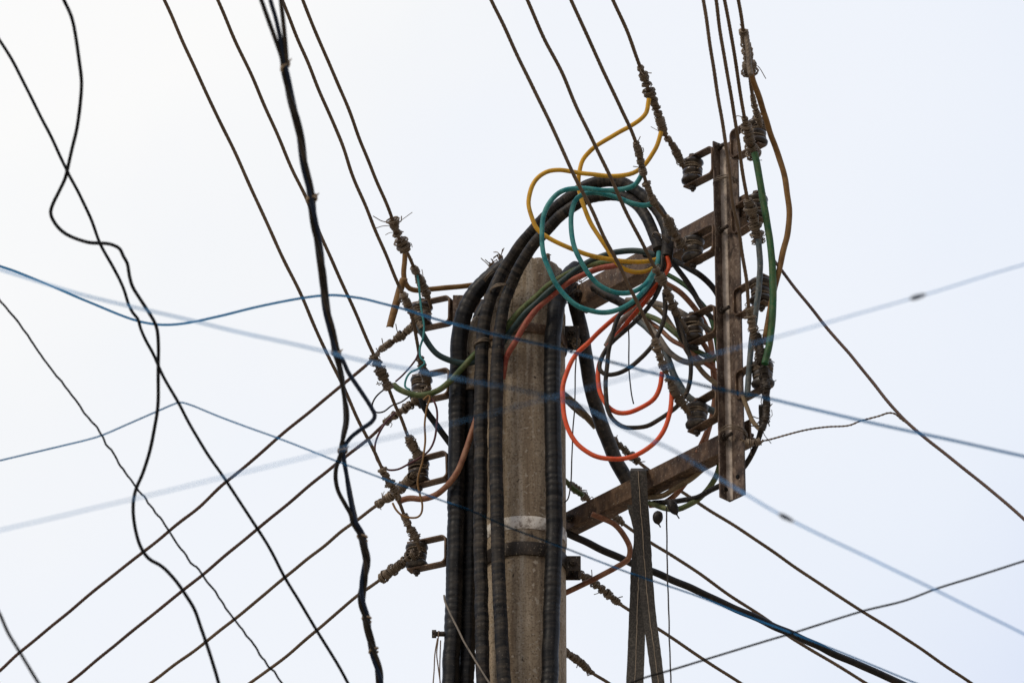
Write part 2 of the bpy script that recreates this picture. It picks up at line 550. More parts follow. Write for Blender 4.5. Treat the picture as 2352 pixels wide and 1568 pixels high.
def coil(b, p, r0, r1, wire, gap, seed, bulge=.25, loops=1.0):
    """binding wire turned round the stretch p, uneven like hand work"""
    rs = np.random.RandomState(seed)
    L = arclen(p)
    turns = max(2, L[-1] / gap)
    n = int(turns * 11)
    q = np.linspace(0, L[-1], n)
    q = np.clip(q + wob(q, gap * .9, gap * 9, seed), 0, L[-1])
    c = np.stack([np.interp(q, L, p[:, k]) for k in range(3)], 1)
    _, N, B = frames(p)
    Nn = np.stack([np.interp(q, L, N[:, k]) for k in range(3)], 1)
    Bn = np.stack([np.interp(q, L, B[:, k]) for k in range(3)], 1)
    a = np.linspace(0, turns * 2 * math.pi, n) * loops + rs.uniform(0, 6)
    lump = 1 + bulge * wob(q, 1, L[-1] * .5 + .01, seed + 1) + .10 * wob(q, 1, gap * 3, seed + 2)
    r = np.interp(q / L[-1], [0, .12, .5, .88, 1], [r0 * .75, r0, (r0 + r1) / 2, r1, r1 * .75]) * np.clip(lump, .65, 1.7)
    sq = 1 + .15 * np.sin(2 * a + seed)
    h = c + (r * sq)[:, None] * (np.cos(a)[:, None] * Nn + np.sin(a)[:, None] * Bn)
    h += rs.normal(0, wire * .18, h.shape)
    b.tube(h, wire, 5)

def frays(b, p, n, r, length, seed, wire=.0011):
    rs = np.random.RandomState(seed)
    for k in range(n):
        i = rs.randint(0, len(p))
        d = rs.normal(0, 1, 3); d /= np.linalg.norm(d)
        l = length * rs.uniform(.4, 1.2)
        bend = rs.normal(0, .4, 3)
        pts = [p[i] + d * r * .6, p[i] + d * (r + l * .5), p[i] + (d + bend) * (r + l * .8)]
        b.tube(catmull(pts, .004), wire * rs.uniform(.8, 1.3), 4)

BS = [500]
def binding(wire, p, r0, r1, mat='strand_grey', gap=.0042, thick=.0013, nf=5, fl=.014, tail=True, name='binding_wire', core=None):
    """a hand wound binding as a part of its wire; radii in picture units"""
    BS[0] += 7
    sd_ = BS[0]
    k = .86 / 982.0
    b = MB()
    if len(p) < 6:
        p = catmull(p, .004)
    rs = np.random.RandomState(sd_)
    L = len(p); Lm = arclen(p)[-1]
    coil(b, p, r0 * k * .95, r1 * k * .95, thick, gap * 2.6, sd_, .2)
    coil(b, p, r0 * k, r1 * k, thick, gap * 4.2, sd_ + 1, .3, -1.0)
    # tight clumps of turns with the bare core showing between them
    q_ = rs.uniform(0, .006)
    while q_ < Lm - .006:
        ln_ = rs.uniform(.008, .018)
        i0, i1 = int(q_ / Lm * (L - 1)), int(min(1, (q_ + ln_) / Lm) * (L - 1))
        t_ = min(1, (q_ + ln_ / 2) / Lm)
        rr = (r0 * (1 - t_) + r1 * t_) * k * rs.uniform(1.02, 1.38)
        sg = np.linspace(p[i0], p[max(i1, i0 + 1)], 8)
        coil(b, sg, rr, rr * rs.uniform(.9, 1.1), thick * 1.05, thick * 1.75, sd_ + int(q_ * 1e4), .08)
        q_ += ln_ + rs.uniform(.002, .009)
    nf = int(nf * .6)
    if tail:
        _, N, _b = frames(p)
        off = N * (min(r0, r1) * k * .55)
        b.tube(p + off, min(r0, r1) * k * .5, 8, lobes=6, pitch=.04)
        b.tube(p - off * .9, min(r0, r1) * k * .55, 8, lobes=6, pitch=.04)
    if nf:
        frays(b, p, nf, (r0 + r1) * .5 * k, fl, sd_)
    return b.build(name, M[mat], wire)

def wire(label, pts, Y, d=8, mat='strand', group=None, wobble=.0008, name='stranded_wire', cat='wire', pitch=.07):
    return cable(name, label, cat, pts, Y, d, mat, group, seg=18, step=.009, wobble=wobble, lobes=6, pitch=pitch, wscale=.25)

# ------------------------------------------------------------------ concrete pole
POLE_R = .0955
pole = empty('utility_pole', (0, 0, 0))
tag(pole, 'thick round concrete utility pole at the centre, grey brown and stained', 'utility pole')
z_top = P(1204, 583, -POLE_R)[2]
b = MB()
rs = np.random.RandomState(3)
prof = [(POLE_R, 0.0)] + [(POLE_R + rs.normal(0, .0004), z) for z in np.linspace(4.0, z_top - .03, 60)] + \
       [(POLE_R, z_top - .010), (POLE_R - .003, z_top - .004), (POLE_R - .009, z_top), (.05, z_top + .002), (.001, z_top + .003)]
b.lathe(prof, 72)
V = b.v[0]
for i in range(len(V)):                       # chipped rim
    if V[i][2] > z_top - .02:
        a = math.atan2(V[i][1], V[i][0])
        V[i][2] -= max(0, .006 * math.sin(3 * a + 1) + .005 * math.sin(9 * a) + .003 * math.sin(23 * a))
V2 = b.v[0]
for i in range(len(V2)):
    a = math.atan2(V2[i][1], V2[i][0])
    da = abs((a - math.radians(-116) + math.pi) % (2 * math.pi) - math.pi)
    if da < .06 and V2[i][2] < z_top - .02:
        V2[i][0] *= 1.012; V2[i][1] *= 1.012
shaft = b.build('shaft', M['concrete'], pole)
def ring(y0, y1, extra, mat, name, parent, x=1204):
    za, zb = P(x, y1, -POLE_R)[2], P(x, y0, -POLE_R)[2]
    b = MB()
    r = POLE_R + extra
    b.lathe([(POLE_R - .01, za), (r - .001, za), (r, za + .002), (r, zb - .002), (r - .001, zb), (POLE_R - .01, zb)], 64)
    return b.build(name, M[mat], parent)
ring(1184, 1213, .0022, 'white_band', 'painted_band', pole)
ring(682, 702, .0015, 'concrete', 'collar', pole)

def pole_clamp(y0, y1, lug, label, mat='steel_dark'):
    c = P(1204, (y0 + y1) / 2, 0)
    t = empty('pole_clamp', (0, 0, c[2]))
    tag(t, label, 'clamp', 'steel clamps round the pole')
    ring(y0, y1, .0055, mat, 'band', t)
    b = MB()
    lx, ly = lug
    o = P(lx, ly, -.03)
    b.box(o, (.034, 0, 0), (0, .006, 0), (0, 0, .036))
    b.box(o + np.array([.028, .0062, 0]), (.0058, 0, 0), (0, .04, 0), (0, 0, .036))
    b.box(o + np.array([.0, .05, 0]), (.034, 0, 0), (0, .006, 0), (0, 0, .036))
    b.build('lug', M['steel_dark'], t, smooth=False, bevel=.0012)
    b = MB()
    b.hexbolt(o + np.array([.016, -.008, .018]), (0, 1, 0), .0085, .008)
    b.tube(np.array([o + np.array([.016, -.012, .018]), o + np.array([.016, .07, .018])]), .0042, 8)
    b.build('bolt', M['steel_dark'], t)
    return t
pole_clamp(742, 764, (1297, 779), 'rusty steel clamp near the pole top with a bolted lug on its right', 'steel')
pole_clamp(1244, 1274, (1300, 1308), 'black steel clamp below the flaking white band on the pole')

# ------------------------------------------------------------------ steel crossarms and the upright angle
AD = np.array([.655, -.756, 0.0])                 # direction of the arms, out and towards the viewer
AN = np.array([.756, .655, 0.0])                  # across them
ZV = np.array([0, 0, 1.0])
def arm(label, top0, top1, Y0, h, w):
    """L iron whose upper front edge runs from picture spot top0 towards top1"""
    a = P(*top0, Y0)
    # length chosen so that it ends below picture x of top1
    L = (P(top1[0], top1[1], Y0 - (top1[0] - top0[0]) * mpp(*top0, Y0) * .756 / .655)[0] - a[0]) / AD[0]
    t = empty('crossarm', a)
    tag(t, label, 'crossarm', 'steel crossarms on the pole')
    b = MB()
    b.box(a - ZV * h, AD * L, AN * .006, ZV * h)
    b.box(a - ZV * h + AN * .0061, AD * L, AN * (w - .006), ZV * .006)
    b.build('angle_bar', M['steel'], t, smooth=False, bevel=.0012)
    for f_ in (.04, .965):
        b = MB()
        c = a + AD * L * f_ - ZV * h * .5
        b.hexbolt(c - AN * .009, AN, .010, .009)
        b.tube(np.array([c - AN * .016, c + AN * .03]), .005, 8)
        b.build('bolt', M['steel_dark'], t)
    return t
arm('upper rusty steel crossarm running from pole top to the upright angle', (1316, 660), (1712, 440), .02, .056, .042)
arm('lower rusty steel crossarm from the pole with webbing sling over it', (1294, 1178), (1722, 946), .08, .048, .036)

up = empty('upright_angle', P(1668, 740, -.385))
tag(up, 'rusty upright steel angle joining both crossarm ends on the right', 'upright')
c0 = P(1668, 740, -.385)
z1, z0 = P(1660, 330, -.40)[2], P(1676, 1153, -.385)[2]
la, ra = np.array([-.0245, -.0250]), np.array([.0345, -.0385])
def lprof(c, t=.0055):
    lu, ru = la / np.linalg.norm(la), ra / np.linalg.norm(ra)
    ln, rn = np.array([-lu[1], lu[0]]), np.array([-ru[1], ru[0]])
    if np.dot(ln, ru) < 0: ln = -ln
    if np.dot(rn, lu) < 0: rn = -rn
    inner = c + lu * t + ru * t
    pts = [c, c + la, c + la + ln * t * .7]
    # rounded inner corner
    i1, i2 = inner + lu * .010, inner + ru * .010
    for k in range(6):
        f_ = k / 5
        pts.append((1 - f_) ** 2 * i1 + 2 * f_ * (1 - f_) * inner + f_ ** 2 * i2)
    pts += [c + ra + rn * t * .7, c + ra]
    return pts
pr = lprof(c0[:2])
b = MB(); b.prism([tuple(q) for q in pr], z0, z1)
# holes in the lower end are dark studs of the bolt row
ub = b.build('angle_bar', M['steel_post'], up)
ub.data.materials.append(M['steel_highlight'])  # lighter steel on the inner fold, its highlight put into the colour
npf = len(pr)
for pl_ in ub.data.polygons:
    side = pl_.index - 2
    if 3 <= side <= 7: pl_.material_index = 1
for yy in (345, 535, 720, 1010):
    b = MB()
    zc = P(1665, yy, -.39)[2]
    base = np.array([c0[0] + la[0] * .6, c0[1] + la[1] * .6, zc])
    ln = np.array([.69, -.72, 0])
    b.tube(np.array([base - ln * .012, base + ln * .030]), .0046, 8)
    b.hexbolt(base + ln * .004, ln, .0085, .007)
    b.build('bolt', M['steel_dark'], up)
for (px, py) in ((1665, 1124), (1699, 1100)):
    b = MB()
    lg = la if px < 1676 else ra
    f_ = .5 if px < 1676 else .62
    zc = P(px, py, -.40)[2]
    base = np.array([c0[0] + lg[0] * f_, c0[1] + lg[1] * f_, zc])
    n_ = np.array([.70, -.71, 0]) if px < 1676 else np.array([-.74, -.67, 0])
    b.tube(np.array([base + n_ * .0052, base + n_ * .0068]), .0052, 12)
    b.build('bolt_hole', M['black_clean'], up)

rk = empty('rack_angle', P(1050, 1000, .03))
tag(rk, 'rusty rack angle behind the ribbed cables left of the pole', 'rack')
cc = P(1040, 700, .02)
b = MB()
zr1, zr0 = P(1040, 668, .0)[2], P(1040, 1330, .0)[2]
b.prism([(cc[0], cc[1]), (cc[0] + .038, cc[1] + .0), (cc[0] + .038, cc[1] + .005), (cc[0] + .005, cc[1] + .006), (cc[0] + .005, cc[1] + .04), (cc[0], cc[1] + .04)], zr0, zr1)
b.build('angle_bar', M['steel_post'], rk, smooth=False, bevel=.0008)
for yy in (714, 1280):
    b = MB()
    q = P(1058, yy, .02)
    b.box(q + np.array([0, .006, 0]), (.09, 0, 0), (0, .006, 0), (0, 0, .035))
    b.build('stand_off', M['steel_post'], rk, smooth=False, bevel=.001)

# ------------------------------------------------------------------ spool insulators in their strap brackets
def make_insulator(var=0):
    """local frame: x points out of the rack, z is up, origin at the middle of the strap's back"""
    t = empty('spool_insulator'); t['_local'] = 1
    b = MB()
    H, Ln, W, T = .034, .098, .024, .0045
    # U strap
    outer = [(Ln, H)]
    c_ = .012
    pts = [(Ln, H), (c_, H)]
    for k in range(1, 6):
        a = math.pi / 2 * (1 + k / 6)
        pts.append((c_ + c_ * math.cos(a), H - c_ + c_ * math.sin(a)))
    pts += [(0, H - c_), (0, -H + c_)]
    for k in range(1, 6):
        a = math.pi * (1 + k / 12)
        pts.append((c_ + c_ * math.cos(a), -H + c_ + c_ * math.sin(a)))
    pts += [(c_, -H), (Ln, -H)]
    pts = np.array(pts)
    tg = np.gradient(pts, axis=0); tg /= np.linalg.norm(tg, axis=1)[:, None]
    nn = np.c_[-tg[:, 1], tg[:, 0]]
    ia, ib = pts + nn * T / 2, pts - nn * T / 2
    V, faces = [], []
    for i in range(len(pts)):
        for q, y in ((ia[i], -W / 2), (ia[i], W / 2), (ib[i], W / 2), (ib[i], -W / 2)):
            V.append((q[0], y, q[1]))
    for i in range(len(pts) - 1):
        for k in range(4):
            k2 = (k + 1) % 4
            faces.append((i * 4 + k, i * 4 + k2, i * 4 + 4 + k2, i * 4 + 4 + k))
    faces += [(3, 2, 1, 0), tuple(len(V) - 4 + k for k in range(4))]
    b.add(V, faces, [[(0, 0)] * 4 for _ in faces])
    b.build('strap_bracket', M['steel'], t, smooth=False, bevel=.0008)
    xc = .078
    b = MB()
    pf = [(.004, -.029), (.020, -.029), (.0255, -.026), (.0265, -.021), (.0235, -.016), (.0185, -.012), (.0185, -.009),
          (.0225, -.005), (.0235, .000), (.0220, .004), (.0175, .008), (.0175, .012), (.0225, .016), (.0265, .021), (.0255, .026), (.020, .029), (.004, .029)]
    b.lathe(pf, 28, (xc, 0, 0))
    b.build('spool', M[('ceramic', 'ceramic_grey', 'ceramic')[var]], t)
    b = MB()
    b.tube(np.array([(xc, 0, -.050), (xc, 0, .044)]), .0042, 8)
    b.hexbolt((xc, 0, -.0445), (0, 0, 1), .0085, .007)
    b.hexbolt((xc, 0, .0372), (0, 0, 1), .0085, .007)
    b.build('pin', M['steel_dark'], t)
    b = MB()
    rs = np.random.RandomState(4 + var)
    for z, r in ((.0125, .0195), (.0095, .0200), (.0065, .0215), (.0110, .0225), (-.0105, .0205)):
        a = np.linspace(0, 2 * math.pi * 1.02, 40)
        tl = rs.uniform(-.006, .006); r = r * rs.uniform(.96, 1.06)
        q = np.c_[xc + (r + .0008 * np.sin(3 * a)) * np.cos(a), (r + .0008 * np.sin(2 * a)) * np.sin(a), z + tl * np.sin(a)]
        b.tube(q, .0021, 6, lobes=4, pitch=.02)
    frays(b, np.array([(xc - .02, .015, .0), (xc + .01, -.022, .005)]), 4, .004, .016, 9 + var)
    b.build('tie_wire', M['strand_grey'], t)
    return t

def copy_tree(o, parent=None):
    c = o.copy(); COL.objects.link(c); c.parent = parent
    for ch in list(o.children):
        copy_tree(ch, c)
    return c

ins = [make_insulator(0), make_insulator(1), make_insulator(2)]
rza = math.atan2(AD[1], AD[0])
rzl = math.atan2(.48, -.88)
spots = []
Lw = 'left of the upright angle'
for (x, y, txt) in ((1643, 368, 'topmost dark spool insulator on the side of the upright facing the pole'),
                    (1645, 546, 'spool insulator in a rusty strap just under the upper crossarm'),
                    (1648, 732, 'spool insulator beside the black cable loop, third down facing the pole'),
                    (1652, 926, 'lowest spool insulator facing the pole, just above the lower crossarm')):
    spots.append((P(x, y, -.405), rza + math.pi, txt, 'spool insulators on the pole side of the upright'))
for (x, y, txt) in ((1686, 336, 'topmost spool insulator on the outer side of the upright, under brown cable'),
                    (1688, 512, 'outer spool insulator behind the green cable, second from the top'),
                    (1692, 700, 'outer spool insulator beside the slate cable, third from the top'),
                    (1698, 890, 'lowest outer spool insulator, near the frayed end of the outer wires')):
    spots.append((P(x, y, -.412), rza, txt, 'spool insulators on the outer side of the upright'))
for (x, y, txt) in ((1036, 712, 'topmost spool insulator on the left rack, under the brown bent cable'),
                    (1034, 878, 'spool insulator behind the olive cable on the left rack'),
                    (1030, 1068, 'spool insulator crossed by the dark red thin wire on the left rack'),
                    (1027, 1262, 'lowest spool insulator on the left rack, clear of coloured wires')):
    spots.append((P(x, y, .03), rzl, txt, 'spool insulators on the left rack'))
for i, (loc, rz, txt, grp) in enumerate(spots):
    t = ins[i] if i < 3 else copy_tree(ins[(i * 2 + i // 3) % 3])
    t.location = loc
    t.rotation_euler = (RNG.uniform(-.05, .05), RNG.uniform(-.04, .04), rz + RNG.uniform(-.06, .06))
    tag(t, txt, 'insulator', grp)

# ------------------------------------------------------------------ ribbed black cables on the pole
GR = 'thick ribbed black cables strapped to the pole'
cable('ribbed_cable', 'outermost thick ribbed black cable at the left edge of the pole bundle', 'cable',
      [(1030, 1620), (1034, 1568), (1040, 1450), (1046, 1250), (1048, 1100), (1050, 950), (1052, 850), (1055, 780), (1065, 725), (1085, 682), (1112, 650), (1140, 626), (1165, 608)],
      [(0, -.05), (.7, -.05), (1, -.10)], 39, 'corr', GR, seg=36, step=.0035, seam=.10, ribs=.02+.05, ribgap=.019)
cable('ribbed_cable', 'recessed ribbed black cable in shadow second from the left of the bundle', 'cable',
      [(1069, 1620), (1071, 1568), (1078, 1300), (1083, 1000), (1082, 850), (1088, 780), (1102, 735), (1120, 700)],
      -.03, 36, 'corr', GR, seg=36, step=.0035, seam=.10, ribs=.02+.045, ribgap=.017)
Bc = cable('ribbed_cable', 'ribbed black cable rising third from left and arching over the pole top', 'cable',
      [(1108, 1620), (1109, 1568), (1106, 1400), (1103, 1200), (1104, 1000), (1105, 850), (1108, 780), (1118, 715), (1135, 665), (1160, 615), (1190, 572), (1226, 527), (1271, 483), (1316, 447), (1351, 425), (1390, 416), (1430, 421), (1465, 441), (1500, 470), (1522, 500), (1533, 535), (1533, 565), (1530, 592)],
      [(0, -.105), (.5, -.105), (.65, -.14), (.8, -.28), (1, -.36)], 31, 'corr_loop', GR, seg=36, step=.0035, seam=.10, ribs=.02+.045, ribgap=.017, taper=[(0, 1), (.5, 1), (.65, .9), (1, .9)])
Cc = cable('ribbed_cable', 'ribbed black cable against the bare concrete forming the inner arch on top', 'cable',
      [(1167, 1620), (1159, 1568), (1149, 1400), (1142, 1200), (1139, 1000), (1141, 850), (1148, 760), (1158, 700), (1172, 660), (1195, 610), (1222, 568), (1258, 525), (1300, 485), (1345, 458), (1390, 448), (1430, 452), (1460, 468), (1482, 495), (1498, 530), (1509, 558), (1513, 573)],
      [(0, -.13), (.5, -.13), (.65, -.155), (.8, -.26), (1, -.35)], 31, 'corr_loop', GR, seg=36, step=.0035, seam=.10, ribs=.02+.045, ribgap=.016, taper=[(0, 1), (.5, 1), (.62, .86), (1, .84)])
cable('ribbed_cable', 'single ribbed black cable running up the right front of the pole', 'cable',
      [(1260, 1620), (1262, 1568), (1267, 1400), (1273, 1200), (1270, 1000), (1268, 850), (1270, 770), (1275, 725), (1281, 695), (1290, 665), (1306, 635), (1325, 615)],
      [(0, -.118), (.85, -.118), (1, -.06)], 38, 'corr', GR, seg=36, step=.0035, seam=.10, ribs=.02+.05, ribgap=.018)
cable('black_cable', 'thick scuffed black cable sagging behind the red loop to the lower crossarm', 'cable',
      [(1312, 655), (1318, 690), (1332, 740), (1344, 809), (1356, 884), (1377, 959), (1405, 1034), (1432, 1090), (1455, 1130)],
      [(0, .02), (1, .01)], 33, 'black_dusty', None, seg=20, step=.005, ribs=.015, ribgap=.03)
cable('black_cable', 'long black cable leaving the lower crossarm towards the bottom right corner', 'cable',
      [(1290, 1217), (1308, 1226), (1371, 1256), (1451, 1293), (1513, 1318), (1601, 1356), (1676, 1391), (1764, 1431), (1814, 1453), (1939, 1511), (2064, 1566), (2160, 1610)],
      [(0, .06), (1, .5)], 17, 'black', None, seg=16)
# pale conduit end
b = MB()
cp_ = path([(1092, 900), (1093, 840), (1094, 790), (1097, 760), (1101, 740), (1106, 724)], -.035, .004)
rr = .0255 * np.interp(np.linspace(0, 1, len(cp_)), [0, .72, .85, .93, 1], [1, 1, .86, .66, .2])
b.tube(cp_, rr, 22)
tag(b.build('conduit_cap', M['concrete']), 'rounded grey conduit end tucked between the ribbed cables', 'conduit')

# ------------------------------------------------------------------ wire loops tying the cables
def tie_ring(label, cx, cy, Y, w, h, tilt, turns=3, tails=3, mat='strand_grey', depth=.02):
    b = MB()
    SEED[0] += 5
    rs = np.random.RandomState(SEED[0])
    k = mpp(cx, cy, Y)
    c = P(cx, cy, Y)
    a = np.linspace(0, turns * 2 * math.pi, turns * 26)
    ex = np.array([math.cos(tilt), 0, -math.sin(tilt)]); ey = np.array([0, 1.0, 0]); ez = np.array([math.sin(tilt), 0, math.cos(tilt)])
    q = c + (np.cos(a) * w * k)[:, None] * ex + (np.sin(a) * depth)[:, None] * ey + (np.linspace(-h, h, len(a)) * k + wob(a, h * k * .4, 3, SEED[0]))[:, None] * ez
    b.tube(q, .0013, 5)
    frays(b, q[:6], tails, .002, .03, SEED[0])
    o = b.build('tie_wire', M[mat])
    tag(o, label, 'tie wire', 'wire ties round the cables')
tie_ring('wire tie round the arching cable above the pole rim', 1216, 553, -.15, 22, 3, -.5, 3, 5, depth=.026)
tie_ring('wire tie on the inner arch cable beside the pole rim', 1152, 665, -.145, 26, 3, -.15, 3, 3, depth=.024)
tie_ring('knotted wire tie round the third ribbed cable below the conduit end', 1107, 790, -.108, 19, 5, -.2, 4, 7, depth=.022)
tie_ring('wire tie on the outermost ribbed cable near the pole top', 1126, 641, -.095, 20, 4, -.75, 3, 7, depth=.026)
tie_ring('short wire tie at the cut end of the arch cables', 1518, 552, -.355, 24, 3, .7, 2, 6, depth=.024)
tie_ring('double wire loop round the top of the upright angle', 1667, 424, -.405, 29, 6, .15, 3, 2, depth=.035)
tie_ring('double wire loop round the upright angle at the lower crossarm', 1684, 1000, -.405, 32, 6, .1, 3, 2, depth=.04)
tie_ring('wire lashing round the pole end of the upper crossarm', 1326, 668, .03, 14, 30, .5, 5, 6, mat='strand', depth=.03)
tie_ring('small knot of wire beside the upper clamp lug', 1323, 786, -.04, 9, 7, .3, 4, 8, depth=.010)
def tuft(label, x, y, Y, n, l):
    b = MB(); SEED[0] += 5
    rs = np.random.RandomState(SEED[0])
    c = P(x, y, Y)
    for k in range(n):
        d = np.array([rs.normal(0, .5), rs.normal(0, .4), rs.uniform(-.2, 1)])
        q = catmull([c + rs.normal(0, .003, 3), c + d * l * .5 + rs.normal(0, .004, 3), c + d * l + rs.normal(0, .006, 3)], .004)
        b.tube(q, .0012, 5)
    coil(b, np.linspace(c - np.array([0, 0, .006]), c + np.array([0, 0, .008]), 8), .005, .004, .0012, .003, SEED[0])
    tag(b.build('wire_tuft', M['strand']), label, 'wire', 'tufts of cut wire on the pole rim')
tuft('tuft of cut wire ends standing at the left of the pole rim', 1128, 612, -.07, 9, .021)
tuft('small knot of cut wire on the pole rim under the arch cables', 1150, 594, -.03, 9, .022)
tuft('cut wire ends under the arch, right part of the pole rim', 1258, 591, -.08, 6, .014)

# ------------------------------------------------------------------ bare wires: top to left rack
G1 = 'bare stranded wires descending from the top to the left rack'
def Yd(a, b_): return [(0, a), (1, b_)]
W1 = wire('leftmost bare stranded wire descending to the lowest insulator of the left rack',
     [(360, -40), (377, 0), (400, 51), (430, 118), (460, 185), (500, 268), (540, 352), (588, 457), (638, 567), (698, 692), (738, 784), (785, 881), (805, 924), (828, 974), (858, 1034), (875, 1071), (888, 1098), (908, 1128), (922, 1165), (935, 1200), (955, 1238), (965, 1262)],
     Yd(-.75, -.02), 8.5, group=G1)
p = o_info[W1.name]; binding(W1, sub(p, 1074, 1150), 9, 10, nf=8); binding(W1, sub(p, 1180, 1250), 8, 11, nf=4)
W2 = wire('bare stranded wire passing behind the dark bundle, second from the left at top',
     [(483, -40), (500, 0), (530, 70), (588, 197), (640, 318), (673, 392), (705, 460), (740, 547), (800, 682), (845, 784), (858, 814), (872, 850), (890, 885), (910, 934), (920, 956), (938, 1004), (955, 1035), (970, 1062)],
     Yd(-.75, -.02), 8.5, group=G1)
p = o_info[W2.name]; binding(W2, sub(p, 812, 900), 9, 12, nf=14, fl=.024); binding(W2, sub(p, 1000, 1060), 8, 11, nf=4)
W3 = wire('bare stranded wire third from the left at top, spliced to the dark teal cable',
     [(634, -40), (648, 0), (675, 67), (713, 160), (750, 247), (783, 325), (806, 392), (840, 475), (868, 542), (895, 605), (920, 665), (936, 700), (950, 740), (958, 785), (966, 830), (980, 868), (985, 885)],
     Yd(-.75, -.02), 8.5, group=G1)
p = o_info[W3.name]; binding(W3, sub(p, 820, 885), 8, 12, nf=4); binding(W3, sub(p, 672, 715), 8, 9, nf=6)
b3 = path([(924, 682), (940, 705), (955, 730), (972, 758)], -.09, .004); binding(W3, b3, 10, 9, nf=8)
W4 = wire('bare stranded wire ending in tangled knots, fourth from left at top',
     [(679, -40), (695, 0), (738, 105), (775, 190), (808, 270), (833, 338), (855, 392), (885, 462), (903, 508), (915, 542), (930, 572), (940, 590), (952, 618), (968, 650), (985, 690), (990, 708)],
     Yd(-.75, -.02), 8.5, group=G1)
p = o_info[W4.name]; binding(W4, sub(p, 500, 545), 12, 9, nf=14, fl=.03, gap=.0036); binding(W4, sub(p, 545, 580), 14, 15, nf=6, gap=.0036); binding(W4, sub(p, 610, 690), 8, 11, nf=4)

# ------------------------------------------------------------------ bare wires: lower left to left rack
G2 = 'bare stranded wires rising from the lower left to the left rack'
X1 = wire('uppermost bare wire rising from the lower left edge to the left rack',
     [(-40, 1570), (0, 1538), (45, 1498), (148, 1413), (253, 1326), (335, 1262), (442, 1176), (520, 1106), (588, 1050), (638, 1005), (713, 944), (783, 886), (850, 830), (872, 806), (905, 782), (935, 760), (960, 735), (980, 718)],
     Yd(.95, .03), 8, 'strand_red', G2)
p = o_info[X1.name][-60:]; binding(X1, o_info[X1.name][-18:], 7, 10, nf=10, fl=.022)
X2 = wire('second bare wire from the lower left, ending behind the olive cable',
     [(120, 1600), (158, 1568), (313, 1441), (423, 1353), (588, 1217), (640, 1174), (768, 1068), (798, 1046), (843, 1009), (875, 981), (905, 955), (935, 935), (965, 910), (985, 890)],
     Yd(.95, .03), 8, 'strand_red', G2)
binding(X2, o_info[X2.name][-18:], 8, 11, nf=8)
X3 = wire('third bare wire from the lower left, ending at the insulator crossed by dark red wire',
     [(305, 1600), (345, 1568), (478, 1469), (538, 1421), (588, 1381), (653, 1326), (810, 1201), (848, 1172), (880, 1150), (905, 1133), (930, 1112), (952, 1088)],
     Yd(.85, .03), 8, 'strand', G2)
binding(X3, o_info[X3.name][-17:], 8, 11, nf=8)
X4 = wire('lowest bare wire from the lower left, bound thickly at the lowest rack insulator',
     [(535, 1597), (570, 1570), (643, 1518), (728, 1446), (823, 1366), (848, 1348), (880, 1325), (910, 1303), (935, 1285), (955, 1270)],
     Yd(.6, .03), 8, 'strand', G2)
binding(X4, o_info[X4.name][-16:], 9, 13, nf=9)

# ------------------------------------------------------------------ bare wires: top to the pole side of the upright
G3 = 'bare stranded wires descending from the top to the upright'
R1 = wire('bare stranded wire crossing the loops to the lowest insulator facing the pole',
     [(1108, -42), (1128, 0), (1176, 100), (1205, 162), (1236, 225), (1276, 310), (1313, 392), (1361, 485), (1393, 555), (1426, 617), (1451, 670), (1476, 720), (1503, 779), (1516, 822), (1526, 847), (1538, 870), (1548, 897), (1568, 927), (1586, 952)],
     Yd(-.9, -.37), 9, group=G3)
p = o_info[R1.name]; binding(R1, sub(p, 775, 860), 8, 9, nf=6); binding(R1, sub(p, 862, 950), 9, 10, nf=8)
R2 = wire('bare stranded wire passing the cut arch cables to the insulator beside the black loop',
     [(1192, -42), (1211, 0), (1248, 85), (1293, 172), (1331, 262), (1366, 332), (1396, 394), (1426, 460), (1451, 512), (1478, 565), (1501, 607), (1521, 645), (1543, 697), (1566, 742), (1582, 768)],
     Yd(-.9, -.37), 9, group=G3)
p = o_info[R2.name]; binding(R2, sub(p, 608, 660), 8, 12, nf=6); binding(R2, sub(p, 660, 765), 10, 8, nf=7)
R3 = wire('bare stranded wire meeting the teal cables, third from left above the arch',
     [(1293, -42), (1311, 0), (1351, 85), (1391, 175), (1426, 250), (1451, 302), (1466, 345), (1476, 392), (1489, 435), (1502, 465), (1520, 490), (1535, 508), (1545, 530), (1558, 552), (1578, 572)],
     Yd(-.9, -.37), 9, group=G3)
p = o_info[R3.name]; binding(R3, sub(p, 318, 408), 8, 9, nf=8, fl=.022); binding(R3, sub(p, 412, 475), 8, 8, nf=4); binding(R3, sub(p, 495, 570), 9, 11, nf=7)
R4 = wire('bare stranded wire meeting the yellow cables and ending at topmost pole side insulator',
     [(1390, -42), (1408, 0), (1441, 75), (1468, 145), (1481, 182), (1491, 215), (1506, 245), (1518, 280), (1526, 307), (1546, 335), (1561, 367), (1570, 385)],
     Yd(-.8, -.37), 9, group=G3)
p = o_info[R4.name]; binding(R4, sub(p, 145, 205), 7, 9, nf=6); binding(R4, sub(p, 200, 250), 10, 11, nf=4); binding(R4, sub(p, 250, 312), 9, 9, nf=6); binding(R4, sub(p, 312, 385), 6, 9, nf=4)

